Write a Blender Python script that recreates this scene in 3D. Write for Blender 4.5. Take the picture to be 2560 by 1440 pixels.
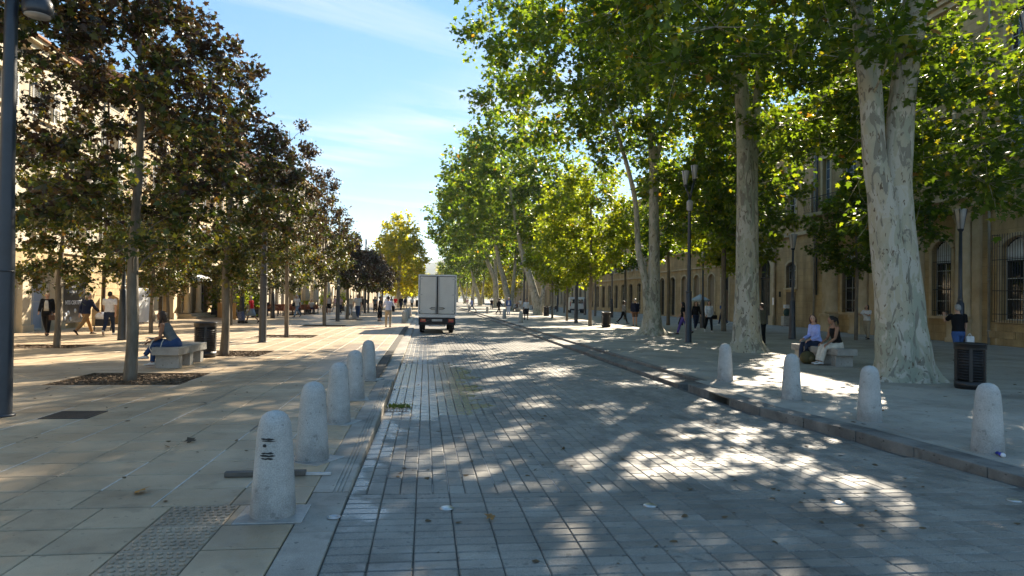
import bpy, bmesh, math, random
import numpy as np
from mathutils import Vector, Matrix

for o in list(bpy.data.objects): bpy.data.objects.remove(o)
SC = bpy.context.scene
COL = SC.collection
R = math.radians

# ------------------------------------------------------------------ camera
cam_d = bpy.data.cameras.new("camera"); cam = bpy.data.objects.new("camera", cam_d); COL.objects.link(cam)
CAM_H = 1.68
YAW, PITCH, ROLL = R(7.2276), R(0.8878), R(0.888)
cam_d.sensor_width = 36.0; cam_d.lens = 36.0 * 1700 / 2560
cam_d.clip_start = 0.05; cam_d.clip_end = 6000
fw = Vector((math.sin(YAW) * math.cos(PITCH), math.cos(YAW) * math.cos(PITCH), math.sin(PITCH)))
rt = Vector((math.cos(YAW), -math.sin(YAW), 0)); up = rt.cross(fw)
cr = rt * math.cos(ROLL) + up * math.sin(ROLL); cu = -rt * math.sin(ROLL) + up * math.cos(ROLL)
cam.matrix_world = Matrix(((cr.x, cu.x, -fw.x, 0), (cr.y, cu.y, -fw.y, 0), (cr.z, cu.z, -fw.z, CAM_H), (0, 0, 0, 1)))
SC.camera = cam

# ------------------------------------------------------------------ sky, sun, exposure
SUN_AZ, SUN_EL = 32.0, 30.0           # degrees, azimuth from +Y towards +X
W = bpy.data.worlds.new("World"); SC.world = W; W.use_nodes = True
nt = W.node_tree; nt.nodes.clear()
def N(t, ty, **kw):
    n = t.nodes.new(ty)
    for k, v in kw.items(): setattr(n, k, v)
    return n
sky = N(nt, "ShaderNodeTexSky"); sky.sky_type = 'NISHITA'; sky.sun_disc = False
sky.sun_elevation = R(SUN_EL); sky.sun_rotation = R(SUN_AZ)
sky.air_density = 1.0; sky.dust_density = 0.0; sky.ozone_density = 2.4; sky.altitude = 900
geo = N(nt, "ShaderNodeTexCoord"); sep = N(nt, "ShaderNodeSeparateXYZ"); nt.links.new(geo.outputs["Generated"], sep.inputs[0])
mx = N(nt, "ShaderNodeMath", operation='MAXIMUM'); mx.inputs[1].default_value = 0.04; nt.links.new(sep.outputs[2], mx.inputs[0])
def mth(t, op, a, b=None):
    n = N(t, "ShaderNodeMath", operation=op)
    for i, v in enumerate((a, b)):
        if v is None: continue
        if isinstance(v, (int, float)): n.inputs[i].default_value = v
        else: t.links.new(v, n.inputs[i])
    return n.outputs[0]
cx_ = mth(nt, 'DIVIDE', sep.outputs[0], mx.outputs[0]); cy_ = mth(nt, 'DIVIDE', sep.outputs[1], mx.outputs[0])
# streaky cirrus: a high sheet, stretched along one direction
u_ = mth(nt, 'ADD', mth(nt, 'MULTIPLY', cx_, 0.85), mth(nt, 'MULTIPLY', cy_, 0.30))
v_ = mth(nt, 'SUBTRACT', mth(nt, 'MULTIPLY', cy_, 0.95), mth(nt, 'MULTIPLY', cx_, 0.45))
cmb = N(nt, "ShaderNodeCombineXYZ"); nt.links.new(mth(nt, 'MULTIPLY', u_, 0.35), cmb.inputs[0]); nt.links.new(mth(nt, 'MULTIPLY', v_, 0.9), cmb.inputs[1])
cmb.inputs[2].default_value = 3.7
nz = N(nt, "ShaderNodeTexNoise"); nz.inputs["Scale"].default_value = 0.8; nz.inputs["Detail"].default_value = 9; nz.inputs["Roughness"].default_value = 0.62; nz.inputs["Distortion"].default_value = 0.7
nt.links.new(cmb.outputs[0], nz.inputs["Vector"])
rmp = N(nt, "ShaderNodeValToRGB"); rmp.color_ramp.elements[0].position = 0.52; rmp.color_ramp.elements[1].position = 0.74
nt.links.new(nz.outputs[0], rmp.inputs[0])
# one long cirrus band crossing the avenue's axis, frayed by a finer noise
band = mth(nt, 'SUBTRACT', 1.0, mth(nt, 'DIVIDE', mth(nt, 'ABSOLUTE', mth(nt, 'SUBTRACT', mth(nt, 'ADD', mth(nt, 'MULTIPLY', cx_, 0.79), mth(nt, 'MULTIPLY', cy_, 0.61)), 2.45)), 0.62))
nz2 = N(nt, "ShaderNodeTexNoise"); nz2.inputs["Scale"].default_value = 2.6; nz2.inputs["Detail"].default_value = 8; nz2.inputs["Roughness"].default_value = 0.6; nz2.inputs["Distortion"].default_value = 0.9; nt.links.new(cmb.outputs[0], nz2.inputs["Vector"])
bd_ = mth(nt, 'MULTIPLY', mth(nt, 'MAXIMUM', band, 0.0), mth(nt, 'MAXIMUM', mth(nt, 'MULTIPLY', mth(nt, 'SUBTRACT', nz2.outputs[0], 0.36), 3.2), 0.0))
cfac = mth(nt, 'MINIMUM', mth(nt, 'ADD', mth(nt, 'MULTIPLY', rmp.outputs[0], 0.42), mth(nt, 'MULTIPLY', bd_, 0.6)), 0.8)
cmix = N(nt, "ShaderNodeMix", data_type='RGBA'); cmix.inputs[7].default_value = (2.4, 2.45, 2.6, 1)
nt.links.new(cfac, cmix.inputs[0]); hs = N(nt, "ShaderNodeHueSaturation"); hs.inputs["Saturation"].default_value = 1.65; gm = N(nt, "ShaderNodeGamma"); gm.inputs[1].default_value = 0.5; nt.links.new(sky.outputs[0], gm.inputs[0]); nt.links.new(gm.outputs[0], hs.inputs["Color"]); nt.links.new(hs.outputs[0], cmix.inputs[6])
bg = N(nt, "ShaderNodeBackground"); bg.inputs[1].default_value = 0.12
wo = N(nt, "ShaderNodeOutputWorld")
nt.links.new(cmix.outputs[2], bg.inputs[0]); nt.links.new(bg.outputs[0], wo.inputs[0])

sun_d = bpy.data.lights.new("sun", 'SUN'); sun = bpy.data.objects.new("sun", sun_d); COL.objects.link(sun)
sun_d.energy = 4.4; sun_d.angle = R(0.53); sun_d.color = (1.0, 0.88, 0.70)
sd = Vector((math.sin(R(SUN_AZ)) * math.cos(R(SUN_EL)), math.cos(R(SUN_AZ)) * math.cos(R(SUN_EL)), math.sin(R(SUN_EL))))
sun.rotation_euler = sd.to_track_quat('Z', 'Y').to_euler(); sun.location = sd * 60

vs = SC.view_settings; vs.view_transform = 'Standard'; vs.look = 'None'; vs.gamma = 1.0; vs.exposure = 2.0; vs.use_curve_mapping = False
SC.render.engine = 'CYCLES'
cy = SC.cycles; cy.use_denoising = True; cy.max_bounces = 7; cy.diffuse_bounces = 3; cy.glossy_bounces = 3; cy.transmission_bounces = 4; cy.transparent_max_bounces = 8
cy.caustics_reflective = False; cy.caustics_refractive = False; cy.sample_clamp_indirect = 6.0

# ------------------------------------------------------------------ helpers: materials
MATS = {}
def mat(name, col, rough=0.7, var=0.12, scale=4.0, bump=0.0, bscale=60.0, metal=0.0, spec=0.4, col2=None, coord='Object', rnd=0.0, speck=0.0, sscale=220.0, stretch=None, stain=0.0):
    """Principled surface: two-scale noise colour, optional speckle, per-piece tone, and bump."""
    if name in MATS: return MATS[name]
    m = bpy.data.materials.new(name); m.use_nodes = True; t = m.node_tree; b = t.nodes["Principled BSDF"]
    b.inputs["Roughness"].default_value = rough; b.inputs["Metallic"].default_value = metal; b.inputs["Specular IOR Level"].default_value = spec
    L = t.links.new
    if coord == 'World':
        g = N(t, "ShaderNodeNewGeometry"); vec = g.outputs["Position"]
    else:
        g = N(t, "ShaderNodeTexCoord"); vec = g.outputs["Object"]
    if stretch:
        mp = N(t, "ShaderNodeMapping"); mp.inputs["Scale"].default_value = stretch; L(vec, mp.inputs[0]); vec = mp.outputs[0]
    n1 = N(t, "ShaderNodeTexNoise"); n1.inputs["Scale"].default_value = scale; n1.inputs["Detail"].default_value = 6; n1.inputs["Roughness"].default_value = 0.65; L(vec, n1.inputs["Vector"])
    c = N(t, "ShaderNodeMix", data_type='RGBA')
    c2 = col2 or tuple(min(1, x * (1 + var)) for x in col)
    c1 = col if col2 else tuple(x * (1 - var) for x in col)
    c.inputs[6].default_value = (*c1, 1); c.inputs[7].default_value = (*c2, 1)
    rr = N(t, "ShaderNodeMapRange"); rr.inputs[1].default_value = 0.34; rr.inputs[2].default_value = 0.66; L(n1.outputs[0], rr.inputs[0]); L(rr.outputs[0], c.inputs[0])
    out = c.outputs[2]
    def scale_by(val, lo, hi, out):
        r = N(t, "ShaderNodeMapRange"); r.inputs[3].default_value = lo; r.inputs[4].default_value = hi; L(val, r.inputs[0])
        mm = N(t, "ShaderNodeVectorMath", operation='SCALE'); L(out, mm.inputs[0]); L(r.outputs[0], mm.inputs["Scale"]); return mm.outputs[0]
    if speck:
        n2 = N(t, "ShaderNodeTexNoise"); n2.inputs["Scale"].default_value = sscale; n2.inputs["Detail"].default_value = 2; L(vec, n2.inputs["Vector"])
        r = N(t, "ShaderNodeMapRange"); r.inputs[1].default_value = 0.35; r.inputs[2].default_value = 0.65; L(n2.outputs[0], r.inputs[0])
        out = scale_by(r.outputs[0], 1 - speck, 1 + speck, out)
    if stain:                                        # blotches, drips and gum spots
        for sc_, lo, hi, amt in ((.55, .50, .66, stain), (3.1, .56, .66, stain * .8), (17.0, .70, .73, stain * 1.6)):
            n4 = N(t, "ShaderNodeTexNoise"); n4.inputs["Scale"].default_value = sc_; n4.inputs["Detail"].default_value = 5 if sc_ < 10 else 1; n4.inputs["Distortion"].default_value = .8 if sc_ < 10 else 0; L(vec, n4.inputs["Vector"])
            r = N(t, "ShaderNodeMapRange"); r.inputs[1].default_value = lo; r.inputs[2].default_value = hi; L(n4.outputs[0], r.inputs[0]); out = scale_by(r.outputs[0], 1, 1 - min(.8, amt), out)
    if rnd:
        oi = N(t, "ShaderNodeObjectInfo"); at = N(t, "ShaderNodeAttribute"); at.attribute_name = "rnd"
        s = mth(t, 'FRACT', mth(t, 'ADD', oi.outputs["Random"], at.outputs["Fac"]))
        out = scale_by(s, 1 - rnd, 1 + rnd, out)
    L(out, b.inputs["Base Color"])
    if bump:
        n3 = N(t, "ShaderNodeTexNoise"); n3.inputs["Scale"].default_value = bscale; n3.inputs["Detail"].default_value = 5; L(vec, n3.inputs["Vector"])
        bp = N(t, "ShaderNodeBump"); bp.inputs["Strength"].default_value = bump; bp.inputs["Distance"].default_value = 0.02; L(n3.outputs[0], bp.inputs["Height"]); L(bp.outputs[0], b.inputs["Normal"])
    MATS[name] = m; m["t"] = 1
    return m

def wet(m, boxes, edge=0.5, nscale=1.6, dark=0.72, wr=0.12):
    """Water lying on a surface: inside noise-edged world boxes the stone is darker and glossy."""
    t = m.node_tree; L = t.links.new; b = t.nodes["Principled BSDF"]
    g = N(t, "ShaderNodeNewGeometry"); sp = N(t, "ShaderNodeSeparateXYZ"); L(g.outputs["Position"], sp.inputs[0])
    n = N(t, "ShaderNodeTexNoise"); n.inputs["Scale"].default_value = nscale; n.inputs["Detail"].default_value = 5; n.inputs["Roughness"].default_value = 0.6; L(g.outputs["Position"], n.inputs["Vector"])
    tot = None
    for (x0, x1, y0, y1, amt) in boxes:
        dx = mth(t, 'SUBTRACT', (x1 - x0) / 2, mth(t, 'ABSOLUTE', mth(t, 'SUBTRACT', sp.outputs[0], (x0 + x1) / 2)))
        dy = mth(t, 'SUBTRACT', (y1 - y0) / 2, mth(t, 'ABSOLUTE', mth(t, 'SUBTRACT', sp.outputs[1], (y0 + y1) / 2)))
        d = mth(t, 'MINIMUM', dx, mth(t, 'MULTIPLY', dy, 0.5))
        v = mth(t, 'ADD', d, mth(t, 'MULTIPLY', mth(t, 'SUBTRACT', n.outputs[0], 0.5), edge * 2.2))
        r = N(t, "ShaderNodeMapRange"); r.inputs[1].default_value = -0.06; r.inputs[2].default_value = 0.10; r.inputs[4].default_value = amt; L(v, r.inputs[0])
        tot = r.outputs[0] if tot is None else mth(t, 'MAXIMUM', tot, r.outputs[0])
    src = b.inputs["Base Color"].links[0].from_socket
    sc_ = N(t, "ShaderNodeMapRange"); sc_.inputs[3].default_value = 1; sc_.inputs[4].default_value = dark; L(tot, sc_.inputs[0])
    mm = N(t, "ShaderNodeVectorMath", operation='SCALE'); L(src, mm.inputs[0]); L(sc_.outputs[0], mm.inputs["Scale"]); L(mm.outputs[0], b.inputs["Base Color"])
    r0 = b.inputs["Roughness"].default_value
    rg = N(t, "ShaderNodeMapRange"); rg.inputs[3].default_value = r0; rg.inputs[4].default_value = wr; L(tot, rg.inputs[0]); L(rg.outputs[0], b.inputs["Roughness"])
    s0 = b.inputs["Specular IOR Level"].default_value
    sg = N(t, "ShaderNodeMapRange"); sg.inputs[3].default_value = s0; sg.inputs[4].default_value = 1.0; L(tot, sg.inputs[0]); L(sg.outputs[0], b.inputs["Specular IOR Level"])
    for nd in t.nodes:
        if nd.bl_idname == "ShaderNodeBump":
            q = N(t, "ShaderNodeMapRange"); q.inputs[3].default_value = nd.inputs["Strength"].default_value; q.inputs[4].default_value = nd.inputs["Strength"].default_value * 0.35
            L(tot, q.inputs[0]); L(q.outputs[0], nd.inputs["Strength"])

def leaf_mat(name, trans=0.42, boost=(1.9, 1.75, 0.9)):
    m = bpy.data.materials.new(name); m.use_nodes = True; t = m.node_tree; t.nodes.clear(); L = t.links.new
    a = N(t, "ShaderNodeAttribute"); a.attribute_name = "leaf_col"
    d = N(t, "ShaderNodeBsdfPrincipled"); d.inputs["Roughness"].default_value = 0.45; d.inputs["Specular IOR Level"].default_value = 0.35; L(a.outputs["Color"], d.inputs["Base Color"])
    tr = N(t, "ShaderNodeBsdfTranslucent"); vm = N(t, "ShaderNodeVectorMath", operation='MULTIPLY'); vm.inputs[1].default_value = boost; L(a.outputs["Color"], vm.inputs[0]); L(vm.outputs[0], tr.inputs[0])
    mxs = N(t, "ShaderNodeMixShader"); mxs.inputs[0].default_value = trans; L(d.outputs[0], mxs.inputs[1]); L(tr.outputs[0], mxs.inputs[2])
    o = N(t, "ShaderNodeOutputMaterial"); L(mxs.outputs[0], o.inputs[0]); MATS[name] = m; return m

def glass(name, col=(0.02, 0.025, 0.03), rough=0.04):
    if name in MATS: return MATS[name]
    m = mat(name, col, rough, var=0.3, scale=1.5, spec=0.9); return m

# ------------------------------------------------------------------ helpers: meshes and objects
class MB:
    def __init__(s): s.v = []; s.f = []; s.m = []; s.cur = 0; s.sm = []
    def add(s, vs, fs, smooth=False, M=None):
        o = len(s.v)
        if M is not None: vs = [tuple(M @ Vector(p)) for p in vs]
        s.v += [tuple(p) for p in vs]; s.f += [tuple(i + o for i in f) for f in fs]; s.m += [s.cur] * len(fs); s.sm += [smooth] * len(fs); return s
    def box(s, x0, x1, y0, y1, z0, z1, M=None, ch=0.0):
        if ch <= 0:
            vs = [(x0, y0, z0), (x1, y0, z0), (x1, y1, z0), (x0, y1, z0), (x0, y0, z1), (x1, y0, z1), (x1, y1, z1), (x0, y1, z1)]
            fs = [(0, 3, 2, 1), (4, 5, 6, 7), (0, 1, 5, 4), (1, 2, 6, 5), (2, 3, 7, 6), (3, 0, 4, 7)]
            return s.add(vs, fs, False, M)
        bm = bmesh.new(); bmesh.ops.create_cube(bm, size=1.0)
        bmesh.ops.scale(bm, vec=(x1 - x0, y1 - y0, z1 - z0), verts=bm.verts); bmesh.ops.translate(bm, vec=((x0 + x1) / 2, (y0 + y1) / 2, (z0 + z1) / 2), verts=bm.verts)
        bmesh.ops.bevel(bm, geom=bm.edges[:], offset=ch, segments=2, affect='EDGES', profile=0.6)
        bm.verts.index_update(); vs = [v.co[:] for v in bm.verts]; fs = [[v.index for v in f.verts] for f in bm.faces]; bm.free()
        return s.add(vs, fs, False, M)
    def cbox(s, c, d, rz=0.0, ch=0.0):
        return s.box(-d[0] / 2, d[0] / 2, -d[1] / 2, d[1] / 2, -d[2] / 2, d[2] / 2, Matrix.Translation(c) @ Matrix.Rotation(rz, 4, 'Z'), ch)
    def lathe(s, prof, n=20, c=(0, 0, 0), cap=True, M=None, smooth=True):
        vs = []; fs = []
        for (r, z) in prof:
            for i in range(n): a = 2 * math.pi * i / n; vs.append((c[0] + r * math.cos(a), c[1] + r * math.sin(a), c[2] + z))
        for k in range(len(prof) - 1):
            for i in range(n): j = (i + 1) % n; fs.append((k * n + i, k * n + j, (k + 1) * n + j, (k + 1) * n + i))
        if cap: fs.append(tuple(range(n - 1, -1, -1))); fs.append(tuple((len(prof) - 1) * n + i for i in range(n)))
        return s.add(vs, fs, smooth, M)
    def tube(s, pts, rad, n=8, cap=True, flat=None, smooth=True, wob=None, M=None):
        """loft of circles (or ellipses: flat=(sx, sy)) along a polyline"""
        P = [Vector(p) for p in pts]; vs = []; fs = []
        if not hasattr(rad, '__len__'): rad = [rad] * len(P)
        T = []
        for i in range(len(P)):
            d = (P[min(i + 1, len(P) - 1)] - P[max(i - 1, 0)]); T.append(d.normalized() if d.length > 1e-9 else Vector((0, 0, 1)))
        ref = Vector((1, 0, 0)) if abs(T[0].x) < 0.9 else Vector((0, 1, 0))
        for i, p in enumerate(P):
            a = (ref - T[i] * ref.dot(T[i]));  a = a.normalized() if a.length > 1e-6 else Vector((0, 1, 0)); b = T[i].cross(a); ref = a
            for k in range(n):
                th = 2 * math.pi * k / n; q = rad[i] * (wob(i, th) if wob else 1)
                fx, fy = flat[i] if flat else (1, 1)
                vs.append(p + a * (math.cos(th) * q * fx) + b * (math.sin(th) * q * fy))
        for i in range(len(P) - 1):
            for k in range(n): j = (k + 1) % n; fs.append((i * n + k, i * n + j, (i + 1) * n + j, (i + 1) * n + k))
        if cap: fs.append(tuple(range(n - 1, -1, -1))); fs.append(tuple((len(P) - 1) * n + k for k in range(n)))
        return s.add(vs, fs, smooth, M)
    def ell(s, c, r, n=12, m=8, M=None):
        vs = [(0, 0, -1)]; fs = []
        for j in range(1, m):
            ph = -math.pi / 2 + math.pi * j / m
            for i in range(n): a = 2 * math.pi * i / n; vs.append((math.cos(ph) * math.cos(a), math.cos(ph) * math.sin(a), math.sin(ph)))
        vs.append((0, 0, 1)); top = len(vs) - 1
        for i in range(n):
            k = (i + 1) % n; fs.append((0, 1 + k, 1 + i)); fs.append((top, 1 + (m - 2) * n + i, 1 + (m - 2) * n + k))
            for j in range(m - 2): fs.append((1 + j * n + i, 1 + j * n + k, 1 + (j + 1) * n + k, 1 + (j + 1) * n + i))
        T = Matrix.Translation(c) @ (M.to_4x4() if M else Matrix.Identity(4)) @ Matrix.Diagonal((r[0], r[1], r[2], 1))
        return s.add(vs, fs, True, T)
    def prism(s, poly, y0, y1, M=None):
        """polygon in x,z pulled along y"""
        n = len(poly); vs = [(p[0], y0, p[1]) for p in poly] + [(p[0], y1, p[1]) for p in poly]
        fs = [tuple(range(n)), tuple(range(2 * n - 1, n - 1, -1))] + [(i, i + n, (i + 1) % n + n, (i + 1) % n) for i in range(n)]
        return s.add(vs, fs, False, M)
    def mesh(s, name, mats):
        me = bpy.data.meshes.new(name); me.from_pydata(s.v, [], s.f)
        if not isinstance(mats, (list, tuple)): mats = [mats]
        for m in mats: me.materials.append(m)
        me.polygons.foreach_set("use_smooth", s.sm)
        if len(mats) > 1: me.polygons.foreach_set("material_index", s.m)
        me.update(); return me
    def build(s, name, mats, parent=None, loc=None, rot=None):
        return put(name, s.mesh(name, mats), parent, loc, rot)

def put(name, me, parent=None, loc=None, rot=None):
    o = bpy.data.objects.new(name, me); COL.objects.link(o)
    if parent: o.parent = parent
    if loc is not None: o.location = loc
    if rot is not None: o.rotation_euler = rot if hasattr(rot, '__len__') else (0, 0, rot)
    return o
def tag(o, label=None, cat=None, group=None, kind=None):
    if label: o["label"] = label
    if cat: o["category"] = cat
    if group: o["group"] = group
    if kind: o["kind"] = kind
    return o
def thing(name, label, cat, loc=(0, 0, 0), rz=0.0, group=None):
    o = bpy.data.objects.new(name, None); o.empty_display_size = 0.2; COL.objects.link(o)
    o.location = loc; o.rotation_euler = (0, 0, rz); return tag(o, label, cat, group)
KIDS = {}
def dup(o, loc=None, rz=None, label=None, group=None, parent=None, scale=None):
    kids = [c for c in o.children]
    c = o.copy(); COL.objects.link(c)
    if parent: c.parent = parent
    if loc is not None: c.location = loc
    if rz is not None: c.rotation_euler = (0, 0, rz)
    if scale is not None: c.scale = scale if hasattr(scale, '__len__') else (scale,) * 3
    if label: c["label"] = label
    if group: c["group"] = group
    for k in kids: dup(k, parent=c)
    return c
def struct(o): o["kind"] = "structure"; return o
def stuff(o): o["kind"] = "stuff"; return o
rng = random.Random(7)
def quads(name, V, F, mats, attr=None, smooth=False, colattr=None):
    """fast mesh from numpy: V (n,3), F (m,k)"""
    me = bpy.data.meshes.new(name); V = np.asarray(V, np.float32); F = np.asarray(F, np.int32); m, k = F.shape
    me.vertices.add(len(V)); me.vertices.foreach_set("co", V.ravel())
    me.loops.add(m * k); me.loops.foreach_set("vertex_index", F.ravel())
    me.polygons.add(m); me.polygons.foreach_set("loop_start", np.arange(0, m * k, k, dtype=np.int32))
    try: me.polygons.foreach_set("loop_total", np.full(m, k, np.int32))
    except Exception: pass
    me.polygons.foreach_set("use_smooth", np.full(m, bool(smooth)))
    if attr is not None:
        a = me.attributes.new("rnd", 'FLOAT', 'FACE'); a.data.foreach_set("value", np.asarray(attr, np.float32))
    if colattr is not None:
        a = me.attributes.new("leaf_col", 'FLOAT_COLOR', 'FACE'); a.data.foreach_set("color", np.concatenate([colattr, np.ones((m, 1))], 1).astype(np.float32).ravel())
    for x in (mats if isinstance(mats, (list, tuple)) else [mats]): me.materials.append(x)
    me.update(calc_edges=True); me.validate(); return me
# ------------------------------------------------------------------ ground, road, pavements
def z_road(Y, x=2.35):               # rises to a flush crossing near the camera, more gently on the right
    a = min(1, max(0, (Y - 5.5) / 5.0)); b = min(1, max(0, (Y - 4.3) / 3.6)); t_ = min(1, max(0, (x + 0.6) / 6.2))
    return -0.015 - 0.125 * a * (1 - t_) - (0.03 + 0.095 * b) * t_
def kerb_x(Y):                       # right-hand edge of the roadway
    pts = [(-4, 6.1), (5, 5.95), (7, 5.8), (8.5, 5.68), (10.5, 5.32), (400, 5.32)]
    for (a, xa), (b, xb) in zip(pts, pts[1:]):
        if Y <= b: return xa + (xb - xa) * (Y - a) / (b - a)
    return 5.32
WET = [(-0.9, 1.0, 10.4, 19.0, 1.0), (-0.85, -0.40, 5.2, 10.6, 0.8), (-1.6, -0.75, 4.6, 6.6, 0.8), (-0.4, 0.3, 3.2, 4.4, 0.5), (-0.3, 0.3, 18, 30, 0.7), (-4.2, -1.2, 5.9, 9.5, 0.35), (-3.0, -1.2, 14.6, 24.0, 0.6)]
M_paver = mat("road_paver_stone", (0.180, 0.163, 0.135), 0.58, 0.18, 1.3, 0.35, 90, col2=(0.27, 0.247, 0.207), coord='World', rnd=0.17, speck=0.30, sscale=160, spec=0.45, stain=.26)
wet(M_paver, WET, 0.95, 1.7, 0.72, 0.17)
M_mortar = mat("dark_joint_mortar", (0.115, 0.105, 0.09), 0.9, 0.3, 7.0, 0.3, 120, coord='World')
M_slab = mat("beige_pavement_slab", (0.37, 0.27, 0.165), 0.56, 0.16, 0.9, 0.25, 80, col2=(0.50, 0.39, 0.255), coord='World', rnd=0.10, speck=0.12, sscale=240, spec=0.45, stain=.22)
wet(M_slab, WET, 0.9, 1.3, 0.78, 0.26)
M_kerb = mat("grey_kerb_stone", (0.235, 0.21, 0.17), 0.65, 0.2, 2.5, 0.3, 100, col2=(0.36, 0.325, 0.27), coord='World', rnd=0.10, speck=0.15, stain=.3)
M_rpave = mat("sandy_concrete_pavement", (0.29, 0.26, 0.21), 0.75, 0.2, 0.45, 0.3, 110, col2=(0.41, 0.37, 0.305), coord='World', speck=0.14, sscale=260, stain=.22)
M_rpave2 = mat("sandy_concrete_slab", (0.29, 0.26, 0.21), 0.72, 0.2, 0.45, 0.3, 110, col2=(0.41, 0.37, 0.305), coord="World", speck=0.14, sscale=260, stain=.22, rnd=.06)
M_earth = mat("bare_earth", (0.16, 0.12, 0.08), 0.95, 0.3, 3.0, 0.6, 60, coord='World', speck=0.3, sscale=90)

# far ground sheet (to the horizon), cut lower than everything paved
mb = MB(); mb.add([(-900, -200, -0.6), (900, -200, -0.6), (900, 2500, -0.6), (-900, 2500, -0.6)], [(0, 1, 2, 3)])
struct(mb.build("ground", mat("town_ground", (0.22, 0.20, 0.16), 0.9, 0.2, 0.02, coord='World')))

# road bed: profile along Y; beyond the built pavers the sheet itself is the surface
PAV_END = 34.0
ys = [-4, 0, 3, 4.3, 5.5, 6.5, 7.2, 7.9, 8.5, 9.5, 10.5, 14, 20, 28, PAV_END, PAV_END + 0.02, 45, 70, 110, 170, 300]
mb = MB()
for a, b in zip(ys, ys[1:]):
    e = 0.012 if b <= PAV_END else 0.0
    for q0, q1 in ((0, .34), (.34, .67), (.67, 1)):
        P = lambda q, y: (-0.66 + q * (kerb_x(y) + .70), y, z_road(y, -0.66 + q * (kerb_x(y) + .70)) - e)
        mb.add([P(q0, a), P(q1, a), P(q1, b), P(q0, b)], [(0, 1, 2, 3)])
def paving_far(name, base, w, h):
    m = mat(name, base[0], 0.55, 0.2, 1.3, 0.2, 60, col2=base[1], coord='World', speck=0.1, sscale=120)
    t = m.node_tree; b = t.nodes["Principled BSDF"]; g = N(t, "ShaderNodeNewGeometry"); br = N(t, "ShaderNodeTexBrick")
    br.inputs["Scale"].default_value = 1; br.inputs["Brick Width"].default_value = w; br.inputs["Row Height"].default_value = h; br.inputs["Mortar Size"].default_value = 0.012; br.offset = 0.5
    br.inputs["Color1"].default_value = (1, 1, 1, 1); br.inputs["Color2"].default_value = (0.82, 0.82, 0.82, 1); br.inputs["Mortar"].default_value = (0.5, 0.48, 0.45, 1)
    t.links.new(g.outputs["Position"], br.inputs["Vector"])
    src = b.inputs["Base Color"].links[0].from_socket; q = N(t, "ShaderNodeMix", data_type='RGBA', blend_type='MULTIPLY'); q.inputs[0].default_value = 1
    t.links.new(src, q.inputs[6]); t.links.new(br.outputs[0], q.inputs[7]); t.links.new(q.outputs[2], b.inputs["Base Color"]); return m
M_roadfar = paving_far("distant_road_paving", ((0.18, 0.165, 0.14), (0.25, 0.232, 0.2)), 0.14, 0.28)
road = struct(mb.build("road", [M_mortar, M_roadfar]))
for i, p in enumerate(road.data.polygons): p.material_index = 0 if i < 3 * ys.index(PAV_END) else 1

def paver_geom(w, l, h, ch=0.006, gap=0.004, gy=None):
    x, y = w / 2 - gap, l / 2 - (gy or gap)
    v = [(-x, -y, -h), (x, -y, -h), (x, y, -h), (-x, y, -h), (-x, -y, -ch), (x, -y, -ch), (x, y, -ch), (-x, y, -ch), (-x + ch, -y + ch, 0), (x - ch, -y + ch, 0), (x - ch, y - ch, 0), (-x + ch, y - ch, 0)]
    f = [(8, 9, 10, 11)] + [(4 + i, 4 + (i + 1) % 4, 8 + (i + 1) % 4, 8 + i) for i in range(4)] + [(i, (i + 1) % 4, 4 + (i + 1) % 4, 4 + i) for i in range(4)]
    return np.array(v), np.array(f)
def in_view(x, y):
    if y < 2.2: return False
    q = math.atan2(x, y) - YAW
    return abs(q) < R(38.5)
def lay(cells, name, plural, mt, parent, h, n_obj=300, tilt=0.0016, dz=0.0008, ch=0.004, gap=0.0025, gy=None):
    """cells (x, y, w, l, z, slope): nearest become single pieces, the others one joined part"""
    cells = sorted(cells, key=lambda c: (not in_view(c[0], c[1]), c[0] ** 2 + c[1] ** 2))
    cache = {}
    for (x, y, w, l, z, s) in cells[:n_obj]:
        k = (round(w, 3), round(l, 3))
        if k not in cache:
            V, F = paver_geom(w, l, h, ch, gap, gy); cache[k] = quads(name, V, F, mt)
        put(name, cache[k], parent, (x, y, z + rng.uniform(-dz, dz)), (math.atan(s) + rng.uniform(-tilt, tilt), rng.uniform(-tilt, tilt), rng.uniform(-.003, .003)))
    Vs, Fs, A, n = [], [], [], 0
    for (x, y, w, l, z, s) in cells[n_obj:]:
        V, F = paver_geom(w, l, h, ch, gap, gy); V = V.copy()
        V[:, 2] += z + rng.uniform(-dz, dz) + V[:, 1] * (s + rng.uniform(-tilt, tilt)) + V[:, 0] * rng.uniform(-tilt, tilt); V[:, 0] += x; V[:, 1] += y
        Vs.append(V); Fs.append(F + n); A += [rng.random()] * len(F); n += len(V)
    if Vs: stuff(put(plural, quads(plural, np.concatenate(Vs), np.concatenate(Fs), mt, attr=A), parent))
cells = []
# front apron: pavers lying across, stacked in columns
y = 6.0
cols_x = [-0.62 + 0.285 * i for i in range(24)]
for j in range(34):
    y -= 0.142
    for i in range(24):
        x = cols_x[i] + 0.1425
        if x > kerb_x(y) - 0.1 or y < 1.6: continue
        cells.append((x, y + 0.071, 0.285, 0.142, z_road(y + 0.071, x), (z_road(y + .2, x) - z_road(y - .05, x)) / .25))
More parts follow.
